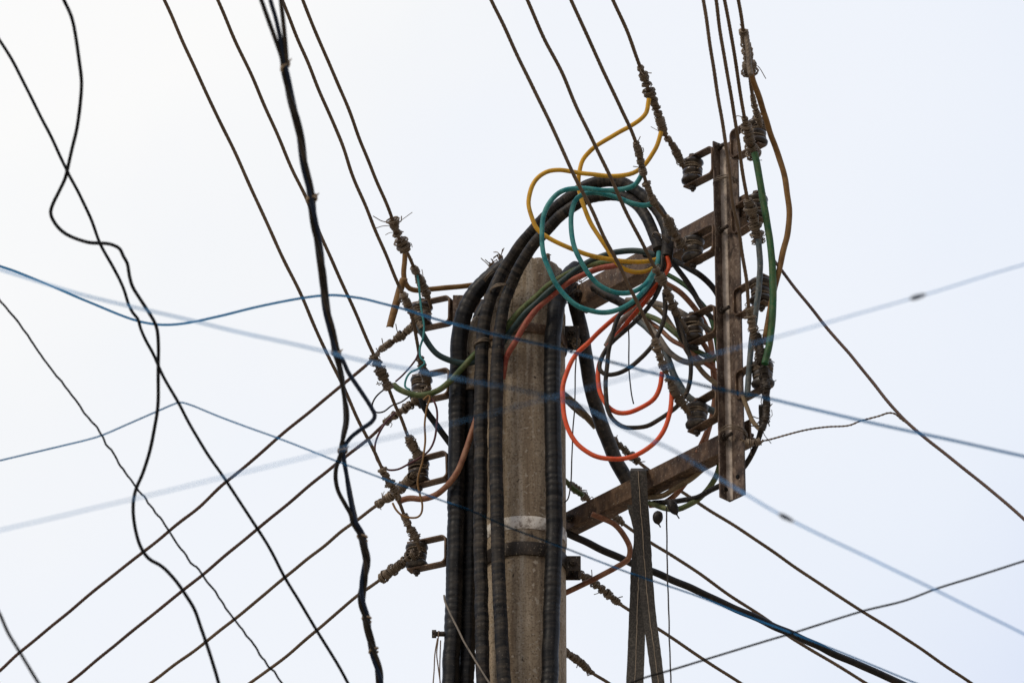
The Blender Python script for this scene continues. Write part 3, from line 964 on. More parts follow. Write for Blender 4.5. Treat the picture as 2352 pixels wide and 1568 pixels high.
# ------------------------------------------------------------------ bare wires: top to the outer side of the upright
G4 = 'bare stranded wires descending steeply to the outer side of the upright'
Q1 = wire('bare steep wire crossing the face of the upright, leftmost of its four',
     [(1610, -42), (1616, 0), (1633, 120), (1651, 230), (1666, 325), (1675, 392), (1686, 480), (1696, 525), (1708, 605), (1716, 657), (1721, 707), (1730, 760), (1744, 815), (1752, 850)],
     Yd(-1.0, -.50), 9, group=G4)
p = o_info[Q1.name]; binding(Q1, sub(p, 700, 800), 9, 12, nf=8); binding(Q1, sub(p, 790, 850), 8, 9, nf=8)
Q2 = wire('bare steep wire spliced to the slate cable right of the upright',
     [(1637, -42), (1644, 0), (1663, 130), (1681, 232), (1696, 322), (1705, 392), (1718, 460), (1731, 500), (1740, 545), (1745, 575)],
     Yd(-1.0, -.50), 9, group=G4)
p = o_info[Q2.name]; binding(Q2, sub(p, 452, 565), 10, 14, nf=9)
Q3 = wire('bare steep wire spliced to the broad green cable right of the upright',
     [(1657, -42), (1664, 0), (1686, 120), (1703, 232), (1713, 287), (1722, 325), (1732, 355), (1738, 375)],
     Yd(-1.0, -.52), 9, group=G4)
p = o_info[Q3.name]; binding(Q3, sub(p, 265, 372), 8, 14, nf=9)
Q4 = wire('bare steep wire spliced to the brown cable, rightmost of the four by the upright',
     [(1690, -42), (1696, 0), (1708, 72), (1718, 130), (1722, 170), (1728, 215), (1737, 258), (1748, 290)],
     Yd(-1.0, -.52), 9, group=G4)
p = o_info[Q4.name]; binding(Q4, sub(p, 68, 145), 8, 10, nf=8); binding(Q4, sub(p, 138, 172), 14, 15, nf=4); binding(Q4, sub(p, 215, 285), 5, 7, nf=6)
b3 = path([(1713, 70), (1717, 100), (1721, 150), (1724, 172)], -.83, .004)
kb = MB(); kb.tube(b3, .0062, 12, lobes=6, pitch=.06); kb.build('cut_tail', M['strand_grey'], Q4)
# trailing frayed end below the lowest outer insulator
FR = wire('dark frayed wire tail hanging past the lowest outer insulator',
     [(1736, 768), (1746, 800), (1754, 835), (1758, 880), (1761, 925), (1758, 960), (1750, 985)], [(0, -.545), (1, -.53)], 17, 'frayed', name='frayed_wire')
p = o_info[FR.name]; binding(FR, p[:len(p) * 2 // 3], 11, 9, 'frayed', nf=14, fl=.02, tail=False); binding(FR, p[len(p) // 2:], 8, 9, 'frayed', nf=40, fl=.018, tail=False)

# ------------------------------------------------------------------ coloured jumper cables
cable('jumper_cable', 'yellow cable swooping down the left of the loop from the highest splice', 'cable',
      [(1490, 228), (1488, 240), (1484, 258), (1473, 272), (1448, 290), (1416, 307), (1383, 327), (1356, 347), (1338, 367), (1331, 392), (1329, 424), (1336, 462), (1353, 504), (1376, 542), (1396, 572), (1413, 600), (1431, 617), (1456, 625), (1481, 623), (1502, 615)],
      [(0, -.56), (.1, -.55), (.35, -.43), (.8, -.39), (1, -.365)], 10.5, 'yellow', 'yellow jumper cables')
cable('jumper_cable', 'yellow cable making the wide loop left of the arch', 'cable',
      [(1519, 302), (1514, 318), (1506, 342), (1491, 366), (1473, 385), (1455, 397), (1438, 402), (1401, 404), (1351, 400), (1316, 394), (1283, 391), (1258, 394), (1238, 407), (1221, 429), (1215, 457), (1216, 484), (1226, 512), (1241, 532), (1263, 549), (1296, 564), (1338, 581), (1376, 591), (1413, 598), (1451, 601), (1481, 601), (1503, 597), (1522, 590)],
      [(0, -.48), (.15, -.45), (.5, -.43), (.85, -.40), (1, -.36)], 10.5, 'yellow', 'yellow jumper cables')
cable('jumper_cable', 'larger teal cable loop, dipping lowest in front of the crossarm', 'cable',
      [(1474, 400), (1470, 408), (1458, 424), (1436, 434), (1408, 437), (1371, 436), (1336, 432), (1306, 434), (1283, 444), (1263, 464), (1251, 489), (1245, 519), (1245, 554), (1251, 592), (1261, 619), (1276, 649), (1298, 679), (1326, 702), (1358, 714), (1388, 717), (1418, 712), (1446, 698), (1468, 680), (1488, 655), (1503, 630), (1512, 605), (1515, 580)],
      [(0, -.515), (.1, -.49), (.5, -.47), (.85, -.42), (1, -.355)], 11.5, 'teal', 'teal jumper cables')
cable('jumper_cable', 'smaller teal cable loop inside the larger teal one', 'cable',
      [(1500, 466), (1490, 470), (1476, 472), (1451, 467), (1421, 454), (1391, 446), (1361, 443), (1341, 446), (1323, 459), (1315, 479), (1311, 504), (1312, 537), (1321, 572), (1336, 604), (1356, 634), (1376, 654), (1401, 667), (1426, 673), (1451, 671), (1476, 657), (1496, 632), (1509, 607), (1514, 580)],
      [(0, -.47), (.1, -.465), (.5, -.46), (.85, -.41), (1, -.36)], 11.5, 'teal', 'teal jumper cables')
cable('jumper_cable', 'big red orange loop hanging lowest between pole and upright', 'cable',
      [(1532, 590), (1536, 612), (1521, 636), (1501, 657), (1476, 682), (1450, 703), (1428, 719), (1401, 740), (1371, 766), (1352, 786), (1326, 811), (1308, 839), (1296, 874), (1292, 914), (1296, 954), (1308, 991), (1331, 1024), (1361, 1044), (1396, 1053), (1426, 1054), (1463, 1044), (1498, 1021), (1523, 991), (1536, 959), (1541, 934), (1542, 900)],
      [(0, -.365), (.2, -.37), (.6, -.38), (1, -.40)], 11, 'red', 'red jumper cables')
cable('jumper_cable', 'smaller red loop inside the big red orange one', 'cable',
      [(1528, 592), (1529, 612), (1518, 640), (1500, 668), (1480, 695), (1462, 716), (1438, 744), (1418, 768), (1396, 797), (1380, 827), (1373, 859), (1376, 892), (1386, 917), (1401, 937), (1421, 947), (1446, 947), (1476, 934), (1503, 914), (1516, 889), (1521, 855)],
      [(0, -.36), (.25, -.355), (.6, -.355), (1, -.40)], 11, 'red', 'red jumper cables')
cable('jumper_cable', 'long grey to black cable loop reaching round the red loops', 'cable',
      [(1522, 588), (1520, 612), (1505, 640), (1485, 668), (1462, 692), (1440, 707), (1424, 722), (1411, 750), (1403, 784), (1396, 822), (1392, 872), (1392, 909), (1396, 939), (1408, 962), (1431, 979), (1456, 982), (1486, 978), (1513, 964), (1538, 947), (1558, 930), (1576, 904), (1586, 867), (1586, 829), (1573, 784), (1561, 747), (1546, 715)],
      [(0, -.37), (.25, -.395), (.6, -.365), (1, -.40)], 10.5, 'black_dusty', 'black jumper cables')
cable('jumper_cable', 'small tight black cable loop ending at the splice below the cut arch cables', 'cable',
      [(1526, 672), (1528, 712), (1523, 742), (1513, 767), (1501, 789), (1476, 819), (1446, 844), (1416, 858), (1393, 860), (1379, 850), (1378, 834), (1388, 809), (1404, 788), (1432, 762), (1470, 728), (1500, 690), (1518, 655), (1526, 620), (1527, 592)],
      [(0, -.425), (.3, -.39), (.6, -.375), (1, -.36)], 10.5, 'black_dusty', 'black jumper cables')
G5 = 'cables fanning from the pole top to the sheath end'
cable('jumper_cable', 'dusty green cable rising from pole front, uppermost of three together', 'cable',
      [(1148, 790), (1160, 757), (1176, 734), (1201, 708), (1238, 676), (1263, 654), (1301, 629), (1338, 614), (1376, 604), (1413, 601), (1450, 602)],
      [(0, -.112), (.25, -.15), (.6, -.19), (1, -.26)], 14, 'green_olive', G5)
cable('jumper_cable', 'dusty dark grey cable in the middle of three crossing the pole front', 'cable',
      [(1144, 812), (1155, 787), (1176, 757), (1213, 714), (1251, 679), (1288, 647), (1326, 619), (1358, 599), (1401, 582), (1438, 577), (1473, 578), (1505, 585)],
      [(0, -.112), (.25, -.165), (.6, -.21), (1, -.28)], 14, 'tealdark', G5)
cable('jumper_cable', 'dusty red cable crossing the pole front below the grey and green ones', 'cable',
      [(1154, 870), (1157, 850), (1165, 818), (1186, 780), (1208, 742), (1238, 704), (1276, 672), (1313, 644), (1351, 627), (1388, 614), (1425, 606)],
      [(0, -.112), (.25, -.16), (.6, -.18), (1, -.25)], 14, 'redbrown', G5)

# cables fanning behind the loops to the upright
G6 = 'cables fanning behind the loops to the upright'
cable('sheath_end', 'taped black sheath end under the upper crossarm', 'cable',
      [(1365, 660), (1390, 676), (1415, 689), (1440, 702)], [(0, -.08), (1, -.15)], 21, 'black_dusty', None, seg=18, step=.003, ribs=.06, ribgap=.012)
for txt, mt, d, pts in (
    ('black cable bowing under the upper crossarm to the upright', 'black_dusty', 14, [(1480, 585), (1520, 591), (1546, 598), (1576, 612), (1608, 633), (1641, 664), (1662, 700)]),
    ('dark green cable curving down to the upright below the black one', 'green', 11, [(1500, 612), (1533, 630), (1566, 650), (1598, 680), (1623, 712), (1638, 747), (1646, 790), (1650, 830)]),
    ('reddish brown cable curving down beside the dark green one', 'brown', 13, [(1500, 636), (1533, 654), (1561, 670), (1586, 695), (1606, 722), (1621, 750), (1632, 784), (1638, 846), (1641, 884), (1638, 946), (1626, 992), (1601, 1071), (1576, 1107), (1546, 1140), (1521, 1156), (1492, 1160)]),
    ('grey brown cable running straight to the third pole side insulator', 'grey', 14, [(1440, 690), (1470, 690), (1496, 694), (1526, 702), (1563, 718), (1600, 738), (1645, 770)]),
    ('pale green cable slanting behind the loops below the grey brown one', 'green_olive', 13, [(1440, 706), (1481, 722), (1508, 734), (1533, 749), (1560, 772), (1595, 803), (1645, 828)]),
    ('thick grey cable sweeping down to the lowest pole side insulator', 'slate', 16, [(1440, 712), (1463, 734), (1486, 752), (1508, 774), (1523, 795), (1538, 834), (1558, 879), (1581, 911), (1611, 931), (1650, 948)]),
    ('grey cable dipping and rising again between the loops and upright', 'grey', 14, [(1450, 712), (1480, 738), (1505, 765), (1523, 790), (1541, 811), (1566, 828), (1596, 833), (1631, 826), (1655, 815)]),
    ('brown cable slanting just above the dipping grey one', 'brown', 11, [(1470, 725), (1510, 752), (1546, 782), (1576, 799), (1613, 829), (1645, 852)]),
    ('tan cable hanging beneath the lower crossarm', 'tan', 13, [(1662, 1000), (1643, 1046), (1601, 1089), (1551, 1121), (1521, 1137), (1488, 1142)]),
    ('yellow green cable curving below the lower crossarm end', 'green_olive', 13, [(1660, 1040), (1648, 1084), (1631, 1116), (1606, 1144), (1576, 1163), (1556, 1169), (1526, 1166), (1490, 1155)]),
    ):
    cable('jumper_cable', txt, 'cable', pts, [(0, -.20), (.4, -.27), (.7, -.31), (1, -.30)] if pts[-1][0] > 1550 else [(0, -.27), (.6, -.20), (1, -.10)], d, mt, G6)
cable('jumper_cable', 'black cable from the outer side curling under the lower crossarm', 'cable',
      [(1750, 930), (1748, 984), (1726, 1046), (1701, 1080), (1651, 1116), (1601, 1141), (1553, 1151), (1500, 1155)], [(0, -.47), (.4, -.36), (1, -.10)], 13, 'black', G6)
G14 = 'extra grey and black cables in the tangle beside the upright'
for txt, mt, d, pts, yk in (
    ('thick grey cable running from the cut sheath down behind the red cables', 'grey', 14, [(1530, 588), (1528, 620), (1512, 650), (1488, 682), (1460, 708), (1430, 735), (1408, 765), (1392, 795)], [(0, -.35), (1, -.33)]),
    ('black cable hooking from the second splice to the second pole side insulator', 'black', 11, [(1546, 712), (1556, 745), (1566, 775), (1582, 795), (1604, 800)], [(0, -.40), (1, -.37)]),
    ('beige cable dropping behind the black loop to the upright', 'tan', 12, [(1500, 700), (1525, 722), (1546, 752), (1575, 800), (1610, 850), (1650, 885)], [(0, -.22), (1, -.31)]),
    ('dusty grey cable crossing under the upper crossarm end', 'black_dusty', 13, [(1545, 600), (1565, 630), (1590, 665), (1612, 705), (1640, 735)], [(0, -.30), (1, -.31)]),
    ('reddish brown cable bulging right behind the lowest pole side insulator', 'brown', 12, [(1600, 770), (1622, 800), (1640, 850), (1644, 900), (1636, 950), (1620, 1000), (1600, 1040)], [(0, -.31), (1, -.26)]),
    ):
    cable('jumper_cable', txt, 'cable', pts, yk, d, mt, G14)
G7 = 'thick cables curving down outside the upright'
cable('outer_cable', 'long brown cable bowing out furthest on the right of the upright', 'cable',
      [(1722, 158), (1728, 180), (1745, 228), (1764, 290), (1781, 338), (1799, 392), (1809, 450), (1813, 492), (1809, 535), (1799, 577), (1787, 630), (1775, 680), (1764, 740), (1755, 790)], [(0, -.82), (.3, -.62), (.7, -.56), (1, -.53)], 14, 'ochre', G7, wobble=.0004)
cable('outer_cable', 'broad green cable inside the brown one, right of the upright', 'cable',
      [(1733, 352), (1738, 375), (1748, 430), (1760, 500), (1770, 570), (1775, 630), (1776, 690), (1773, 740), (1767, 790), (1757, 835)], [(0, -.57), (1, -.56)], 16.5, 'green', G7, wobble=.0004)
cable('outer_cable', 'slate blue cable nearest to the upright on its outer side', 'cable',
      [(1742, 545), (1744, 575), (1746, 617), (1742, 667), (1736, 717), (1728, 770), (1723, 820), (1719, 870), (1716, 910)], [(0, -.53), (.5, -.50), (1, -.47)], 14, 'slate', G7, wobble=.0004)
cable('outer_cable', 'pale tan cable stub below the lowest outer insulator', 'cable',
      [(1706, 905), (1715, 935), (1728, 965), (1744, 985)], -.46, 11, 'tan', G7)
# left rack cables
G8 = 'cables joining the left rack wires to the pole bundle'
cable('jumper_cable', 'dark teal cable sagging from the rack splice to the ribbed cables', 'cable',
      [(962, 745), (970, 765), (984, 790), (1008, 815), (1038, 829), (1068, 834), (1098, 830)], [(0, -.09), (1, -.085)], 14, 'tealdark', G8)
cable('jumper_cable', 'olive green cable cupped below the second rack insulator', 'cable',
      [(905, 884), (915, 893), (938, 903), (973, 906), (1008, 896), (1038, 871), (1063, 844), (1090, 814), (1110, 800)], [(0, -.04), (.6, -.09), (1, -.09)], 14, 'green_olive', G8)
cable('jumper_cable', 'brown cable curving up from the third rack splice into the bundle', 'cable',
      [(912, 1154), (925, 1148), (945, 1144), (970, 1145), (1000, 1136), (1025, 1116), (1050, 1084), (1070, 1034), (1087, 984), (1096, 950)], [(0, -.05), (.6, -.09), (1, -.085)], 14, 'brown', G8)
cable('jumper_cable', 'black cable slanting from the second rack insulator behind the bundle', 'cable',
      [(968, 915), (975, 935), (1000, 971), (1030, 1014), (1050, 1040)], .03, 15, 'black_clean', G8)
bb = cable('jumper_cable', 'ochre brown cable with its split sheath peeling from the top left splice', 'cable',
      [(930, 572), (929, 600), (927, 630), (931, 650), (940, 662), (958, 667), (985, 665), (1030, 660), (1086, 655), (1110, 654)], [(0, -.07), (1, .02)], 12, 'ochre', G8)
b = MB()
q = path([(928, 640), (921, 658), (912, 690), (903, 722), (895, 752)], -.075, .006)
_, N, B_ = frames(q)
th = np.linspace(-1.1, 1.1, 7)
V, fc, uu = [], [], []
for i in range(len(q)):
    w_ = .0085 * (1 - .25 * abs(math.sin(i * 1.7)) * (i / len(q)) ** 3)
    for a in th:
        V.append(q[i] + w_ * (math.sin(a) * np.array([1, .2, 0]) - (math.cos(a) - .5) * np.array([.1, 1, .1])))
for i in range(len(q) - 1):
    for k in range(6):
        fc.append((i * 7 + k, i * 7 + k + 1, i * 7 + 8 + k, i * 7 + 7 + k)); uu.append([(i * .006, k / 6)] * 4)
b.add(V, fc, uu)
pl = b.build('peeled_sheath', M['ochre'], bb)
sm = pl.modifiers.new('thickness', 'SOLIDIFY'); sm.thickness = .002

# ------------------------------------------------------------------ thin wires round the left rack
G9 = 'thin insulated wires looping at the left rack'
def thin(label, pts, Y, d, mat, group=G9, name='thin_wire'):
    return cable(name, label, 'wire', pts, Y, d, mat, group, seg=8, step=.005, wobble=.0006)
thin('thin teal wire hanging past the topmost rack insulator', [(955, 618), (960, 640), (964, 680), (968, 715), (974, 745), (972, 775), (965, 800), (967, 822), (976, 832), (962, 846), (942, 856), (932, 872), (931, 888), (942, 894)], -.10, 5, 'teal')
thin('thin dark wire between the second and third rack splices', [(962, 808), (957, 822), (945, 839), (925, 861), (908, 876)], -.08, 4.5, 'purple')
thin('thin blackish wire looping left of the olive cable', [(892, 889), (883, 893), (868, 906), (858, 921), (855, 934), (863, 946), (880, 945), (900, 931), (920, 924), (942, 909)], -.08, 4, 'black')
thin('thin dark red wire making the widest loop across the left rack', [(907, 947), (885, 971), (868, 1001), (861, 1030), (868, 1060), (888, 1078), (913, 1078), (938, 1066), (963, 1051), (985, 1034), (998, 1009), (1003, 974), (1002, 935), (994, 918), (985, 915)], [(0, -.05), (.4, -.1), (1, -.09)], 5, 'purple')
thin('thin ochre wire hanging down past the third rack insulator', [(972, 918), (986, 908), (988, 914), (980, 938), (976, 971), (976, 1021), (970, 1059), (963, 1084), (960, 1109), (964, 1134), (970, 1159), (968, 1178), (960, 1187), (945, 1189), (925, 1184), (910, 1170), (902, 1155)], [(0, -.09), (.5, -.11), (1, -.08)], 5, 'ochre')
G10 = 'thin loose wires hanging straight down'
thin('thin dark wire hanging beside the pole through the big red loop', [(1326, 770), (1324, 800), (1322, 850), (1320, 930), (1315, 1000), (1313, 1080), (1310, 1118), (1304, 1146), (1296, 1154)], -.12, 3.2, 'black_dusty', G10)
thin('short cut dark wire dangling inside the small black loop', [(1443, 745), (1444, 784), (1445, 850), (1450, 900), (1456, 927)], -.30, 3.2, 'black_dusty', G10)
thin('thin dark wire hanging to the bottom edge right of the sling', [(1530, 1165), (1531, 1200), (1533, 1300), (1537, 1450), (1541, 1568), (1542, 1610)], -.2, 3.5, 'black_dusty', G10)
thin('pale grey wire slanting across the foot of the ribbed bundle', [(1020, 1366), (1022, 1380), (1040, 1420), (1070, 1480), (1100, 1530), (1126, 1570), (1145, 1600)], [(0, -.10), (1, -.16)], 4.5, 'grey', None)
cable('jumper_cable', 'reddish brown cable loop hanging right of the pole by the white band', 'cable',
      [(1360, 1180), (1383, 1190), (1410, 1203), (1434, 1230), (1447, 1258), (1442, 1283), (1415, 1303), (1370, 1326), (1330, 1346), (1290, 1366), (1265, 1380)], [(0, -.02), (.5, .02), (1, .06)], 13, 'brown')
cable('cable_stub', 'short tan cable stub beside the pole inside the red loop', 'cable',
      [(1280, 895), (1305, 915), (1330, 938), (1358, 968), (1368, 980)], .06, 16, 'tan')
cable('cable_stub', 'short olive cable stub between pole and lower crossarm', 'cable',
      [(1280, 1088), (1300, 1104), (1320, 1124), (1340, 1138)], .07, 12, 'green_olive')

# ------------------------------------------------------------------ bare wires leaving behind the pole to the lower right
G11 = 'bare stranded wires leaving behind the pole to the lower right'
S1 = wire('bare wire to the lower right from the splice inside the red loop, highest of four',
     [(1290, 912), (1325, 945), (1365, 975), (1402, 1003), (1430, 1030), (1465, 1060), (1500, 1085), (1570, 1132), (1620, 1165), (1700, 1215), (1764, 1258), (1839, 1311), (1981, 1403), (2096, 1476), (2229, 1568), (2290, 1610)], Yd(.10, .75), 8, group=G11)
binding(S1, sub(o_info[S1.name], 1003, 1062), 8, 9, nf=10)
S2 = wire('bare wire to the lower right running close above the long black cable',
     [(1290, 1095), (1320, 1122), (1350, 1146), (1401, 1180), (1458, 1221), (1503, 1251), (1538, 1272), (1601, 1313), (1676, 1366), (1764, 1424), (1814, 1462), (1914, 1521), (1989, 1568), (2060, 1612)], Yd(.10, .75), 8, group=G11)
binding(S2, sub(o_info[S2.name], 1108, 1152), 8, 9, nf=6); binding(S2, sub(o_info[S2.name], 1176, 1205), 8, 8, nf=6)
S3 = wire('bare wire to the lower right spliced beside the black clamp lug',
     [(1285, 1292), (1303, 1303), (1346, 1328), (1388, 1356), (1426, 1388), (1446, 1402), (1516, 1446), (1538, 1461), (1616, 1513), (1701, 1568), (1765, 1610)], Yd(.10, .6), 8, group=G11)
binding(S3, sub(o_info[S3.name], 1300, 1335), 10, 10, nf=6); binding(S3, sub(o_info[S3.name], 1335, 1390), 8, 7, nf=10)
S4 = wire('lowest bare wire behind the pole foot, leaving at the bottom edge',
     [(1280, 1485), (1298, 1497), (1331, 1518), (1356, 1541), (1401, 1570), (1450, 1605)], Yd(.10, .3), 8, group=G11)
binding(S4, sub(o_info[S4.name], 1492, 1548), 10, 8, nf=8)

# ------------------------------------------------------------------ right: drop cable with its twisted tie
DV = wire('dark drop cable from the upright to the right edge', [(1770, 588), (1794, 619), (1831, 667), (1874, 722), (1926, 784), (1959, 821), (2001, 874), (2051, 936), (2079, 966), (2121, 1001), (2201, 1066), (2289, 1136), (2352, 1192), (2410, 1240)], Yd(-.30, -.55), 8, 'strand_red', None, name='drop_cable', cat='cable')
tw = wire('twisted stay wire branching off the drop cable to the lower crossarm end', [(1700, 1008), (1722, 1018), (1745, 1014), (1764, 1010), (1800, 1000), (1850, 988), (1900, 980), (1952, 976), (1975, 967), (2020, 955), (2040, 948), (2056, 950), (2068, 960), (2082, 970)], Yd(-.44, -.50), 5, 'strand', None, name='stay_wire', pitch=.03)
binding(tw, path([(1712, 1016), (1730, 1017), (1752, 1012)], -.445, .004), 8, 5, nf=3, tail=False)

# ------------------------------------------------------------------ webbing sling
sl = empty('webbing_sling', P(1468, 1090, -.24))
tag(sl, 'black webbing sling looped over the lower crossarm, two tails hanging', 'sling')
def ribbon(pts, widths, Y, name, yoff=0):
    b = MB(); sb = MB()
    q = path(pts, Y, .012)
    s = arclen(q); wv = np.interp(s / s[-1], np.linspace(0, 1, len(widths)), widths)
    V, fc, uu = [], [], []
    T = .0022
    rs_ = np.random.RandomState(5)
    for i in range(len(q)):
        k = 1 / 982.0
        hw = wv[i] * k * .5 + rs_.normal(0, .0003)
        tl = .012 * math.sin(s[i] * 9) * hw / .02
        for dx, dy in ((-1, -1), (1, -1), (1, 1), (-1, 1)):
            V.append(q[i] + np.array([dx * hw, dy * T + dx * tl, 0]))
    for i in range(len(q) - 1):
        for k in range(4):
            k2 = (k + 1) % 4
            fc.append((i * 4 + k, i * 4 + k2, i * 4 + 4 + k2, i * 4 + 4 + k))
            va, vb = (0, 1) if k in (0, 2) else (0, .02)
            uu.append(((s[i], va), (s[i], vb), (s[i + 1], vb), (s[i + 1], va)))
    fc += [(3, 2, 1, 0), tuple(len(V) - 4 + k for k in range(4))]; uu += [[(0, 0)] * 4] * 2
    b.add(V, fc, uu)
    o = b.build(name, M['webbing'], sl)
    p2 = q + np.array([0, -.0027, 0]) + np.c_[wob(s, .0008, .03, 8), s * 0, s * 0]
    sb.tube(p2, .0009, 5)
    st = sb.build('seam', M['stitch'], o)
    o.location = -np.array(sl.location); st.location = (0, 0, 0)
    return o
ribbon([(1459, 1160), (1474, 1230), (1468, 1300), (1464, 1400), (1461, 1500), (1458, 1570), (1457, 1620)], [36, 36, 36, 38, 38], [(0, -.09), (.2, -.12), (1, -.125)], 'strap_tail')
ribbon([(1466, 1082), (1467, 1100), (1470, 1150), (1475, 1210), (1481, 1300), (1490, 1400), (1502, 1490), (1512, 1568), (1517, 1620)], [36, 37, 34, 30, 27, 26], [(0, -.165), (1, -.165)], 'strap_tail')
b = MB()      # the fold over the arm
fold = [P(1466, 1086, -.165), P(1466, 1080, -.155), P(1468, 1075, -.135), P(1470, 1079, -.105), P(1472, 1100, -.088), P(1470, 1150, -.088)]
fq = catmull(fold, .006)
V, fc, uu = [], [], []
for i in range(len(fq)):
    for dx in (-.0185, .0185):
        V.append(fq[i] + np.array([dx, 0, 0]))
for i in range(len(fq) - 1):
    fc.append((i * 2, i * 2 + 1, i * 2 + 3, i * 2 + 2)); uu.append(((i * .006, 0), (i * .006, 1), (i * .006 + .006, 1), (i * .006 + .006, 0)))
b.add(V, fc, uu)
fo = b.build('fold', M['webbing'], sl)
sm = fo.modifiers.new('thickness', 'SOLIDIFY'); sm.thickness = .0035

def taped(label, pts, Y, d):
    b = MB()
    q = path(pts, Y, .003)
    f_ = np.linspace(0, 1, len(q))
    b.tube(q, d / 982 * .5 * (np.sin(np.clip(f_ * 1.15 + .12, 0, 1) * math.pi) ** .6 + .15), 10)
    tag(b.build('taped_end', M['black_dusty']), label, 'cable end', 'taped cable ends below the lower crossarm')
taped('leaf shaped black taped cable end right of the sling', [(1514, 1176), (1511, 1186), (1512, 1200), (1517, 1210)], -.22, 21)
taped('black taped cable end tucked under the yellow green cable', [(1538, 1150), (1546, 1165), (1555, 1182), (1560, 1190)], -.23, 20)

# bolt with hanging wires at the foot of the bundle
t = empty('through_bolt', P(1010, 1452, -.05))
tag(t, 'dark bolt head with fine wires hanging, left of the bundle foot', 'bolt')
b = MB()
c = P(992, 1455, -.05)
b.hexbolt(c, (1, 0, 0), .0095, .010)
b.tube(np.array([c + np.array([.004, 0, 0]), c + np.array([.055, 0, 0])]), .006, 10)
b.build('bolt', M['steel_dark'], t)
for pts in ([(1008, 1448), (1006, 1470), (1003, 1500), (1007, 1535), (1012, 1575), (1013, 1600)], [(1005, 1465), (999, 1500), (997, 1540), (994, 1580), (993, 1605)], [(1012, 1470), (1011, 1500), (1010, 1540), (1012, 1600)]):
    q = path(pts, -.058, .006)
    b = MB(); b.tube(q, .0016, 6); b.build('hanging_wire', M['strand'], t)

# ------------------------------------------------------------------ loose black cables on the left, nearer than the pole
G12 = 'loose dark cables on the left'
cable('loose_cable', 'thick black cable snaking down in wide bends on the far left', 'cable',
      [(130, -40), (146, 0), (163, 40), (175, 90), (183, 140), (187, 190), (184, 240), (177, 290), (168, 330), (157, 385), (150, 410), (135, 440), (120, 470), (116, 490), (125, 510), (145, 532), (170, 547), (200, 556), (228, 559), (255, 562), (275, 571), (283, 588), (292, 605), (297, 632), (304, 656), (320, 685), (340, 715), (355, 740), (361, 757), (364, 790), (364, 830), (363, 880), (362, 920), (359, 960), (352, 1005), (340, 1050), (326, 1090), (314, 1118), (307, 1145), (305, 1170), (308, 1200), (318, 1238), (330, 1265), (344, 1284), (370, 1300), (395, 1325), (420, 1355), (445, 1395), (462, 1440), (475, 1480), (488, 1520), (502, 1568), (512, 1610)],
      [(0, -2.1), (.25, -1.85), (.6, -1.5), (1, -1.3)], 8.4, 'black_clean', G12)
cable('loose_cable', 'black cable running straighter from upper left, crossing the snaking one twice', 'cable',
      [(-30, 44), (0, 93), (40, 162), (80, 240), (120, 322), (152, 387), (160, 405), (185, 450), (205, 495), (222, 540), (232, 563), (260, 615), (285, 665), (296, 698), (305, 717), (317, 733), (323, 755), (335, 783), (350, 810), (370, 852), (395, 900), (410, 927), (440, 980), (475, 1040), (520, 1105), (560, 1165), (595, 1220), (625, 1270), (655, 1325), (690, 1385), (725, 1442), (760, 1500), (800, 1568), (825, 1610)],
      [(0, -1.9), (.3, -1.6), (.6, -1.35), (1, -1.0)], 7.4, 'black_clean', G12)
cable('loose_cable', 'thin kinked black wire from the left edge to the bottom', 'cable',
      [(-30, 652), (0, 690), (20, 713), (40, 738), (58, 762), (72, 782), (88, 808), (107, 832), (120, 851), (140, 875), (160, 900), (185, 935), (200, 956), (222, 980), (233, 1000), (252, 1030), (266, 1048), (272, 1064), (285, 1080), (300, 1100), (315, 1123), (330, 1138), (345, 1160), (360, 1180), (380, 1205), (395, 1230), (415, 1260), (427, 1272), (438, 1292), (455, 1305), (468, 1325), (490, 1352), (515, 1390), (537, 1420), (560, 1450), (580, 1475), (593, 1495), (605, 1515), (620, 1530), (633, 1548), (648, 1568), (670, 1600)],
      [(0, -1.3), (1, -.9)], 5, 'black_clean', G12, wobble=.0012, wscale=.05)
cable('loose_cable', 'blurred black cable cutting the bottom left corner', 'cable',
      [(-40, 1330), (-15, 1382), (0, 1412), (20, 1452), (45, 1497), (70, 1537), (92, 1572), (120, 1615)], -2.0, 8, 'black_clean', G12)
G13 = 'slack wires crossing the whole view'
cable('slack_wire', 'dark blue-fringed slack wire dipping left, crossing the pole to the right edge', 'wire',
      [(-40, 594), (0, 611), (30, 621), (100, 649), (200, 692), (310, 735), (365, 745), (420, 743), (500, 727), (590, 705), (690, 685), (735, 679), (770, 678), (820, 684), (880, 697), (940, 713), (1000, 733), (1060, 748), (1120, 763), (1200, 781), (1290, 801), (1340, 815), (1420, 835), (1500, 857), (1600, 881), (1650, 893), (1750, 912), (1850, 935), (2000, 970), (2200, 1014), (2352, 1047), (2420, 1062)],
      [(0, -1.2), (.35, -1.4), (.6, -2.4), (1, -2.6)], 6, 'blue', G13, wobble=.0004, wscale=.4)
cable('slack_wire', 'thin blue-fringed wire peaking at the black cable, then sloping across the pole', 'wire',
      [(-40, 1067), (0, 1057), (60, 1043), (150, 1022), (200, 1010), (233, 1000), (300, 971), (365, 942), (405, 925), (415, 923), (440, 930), (500, 955), (560, 978), (635, 1005), (725, 1039), (773, 1058), (870, 1095), (943, 1122), (1028, 1154), (1085, 1174), (1176, 1213), (1251, 1241), (1303, 1260), (1401, 1298), (1451, 1317), (1508, 1336), (1601, 1368), (1701, 1408), (1820, 1453), (1939, 1500), (2064, 1552), (2160, 1590)],
      [(0, -1.2), (.4, -1.5), (1, -1.4)], 4, 'blue', G13, wobble=.0004, wscale=.4)
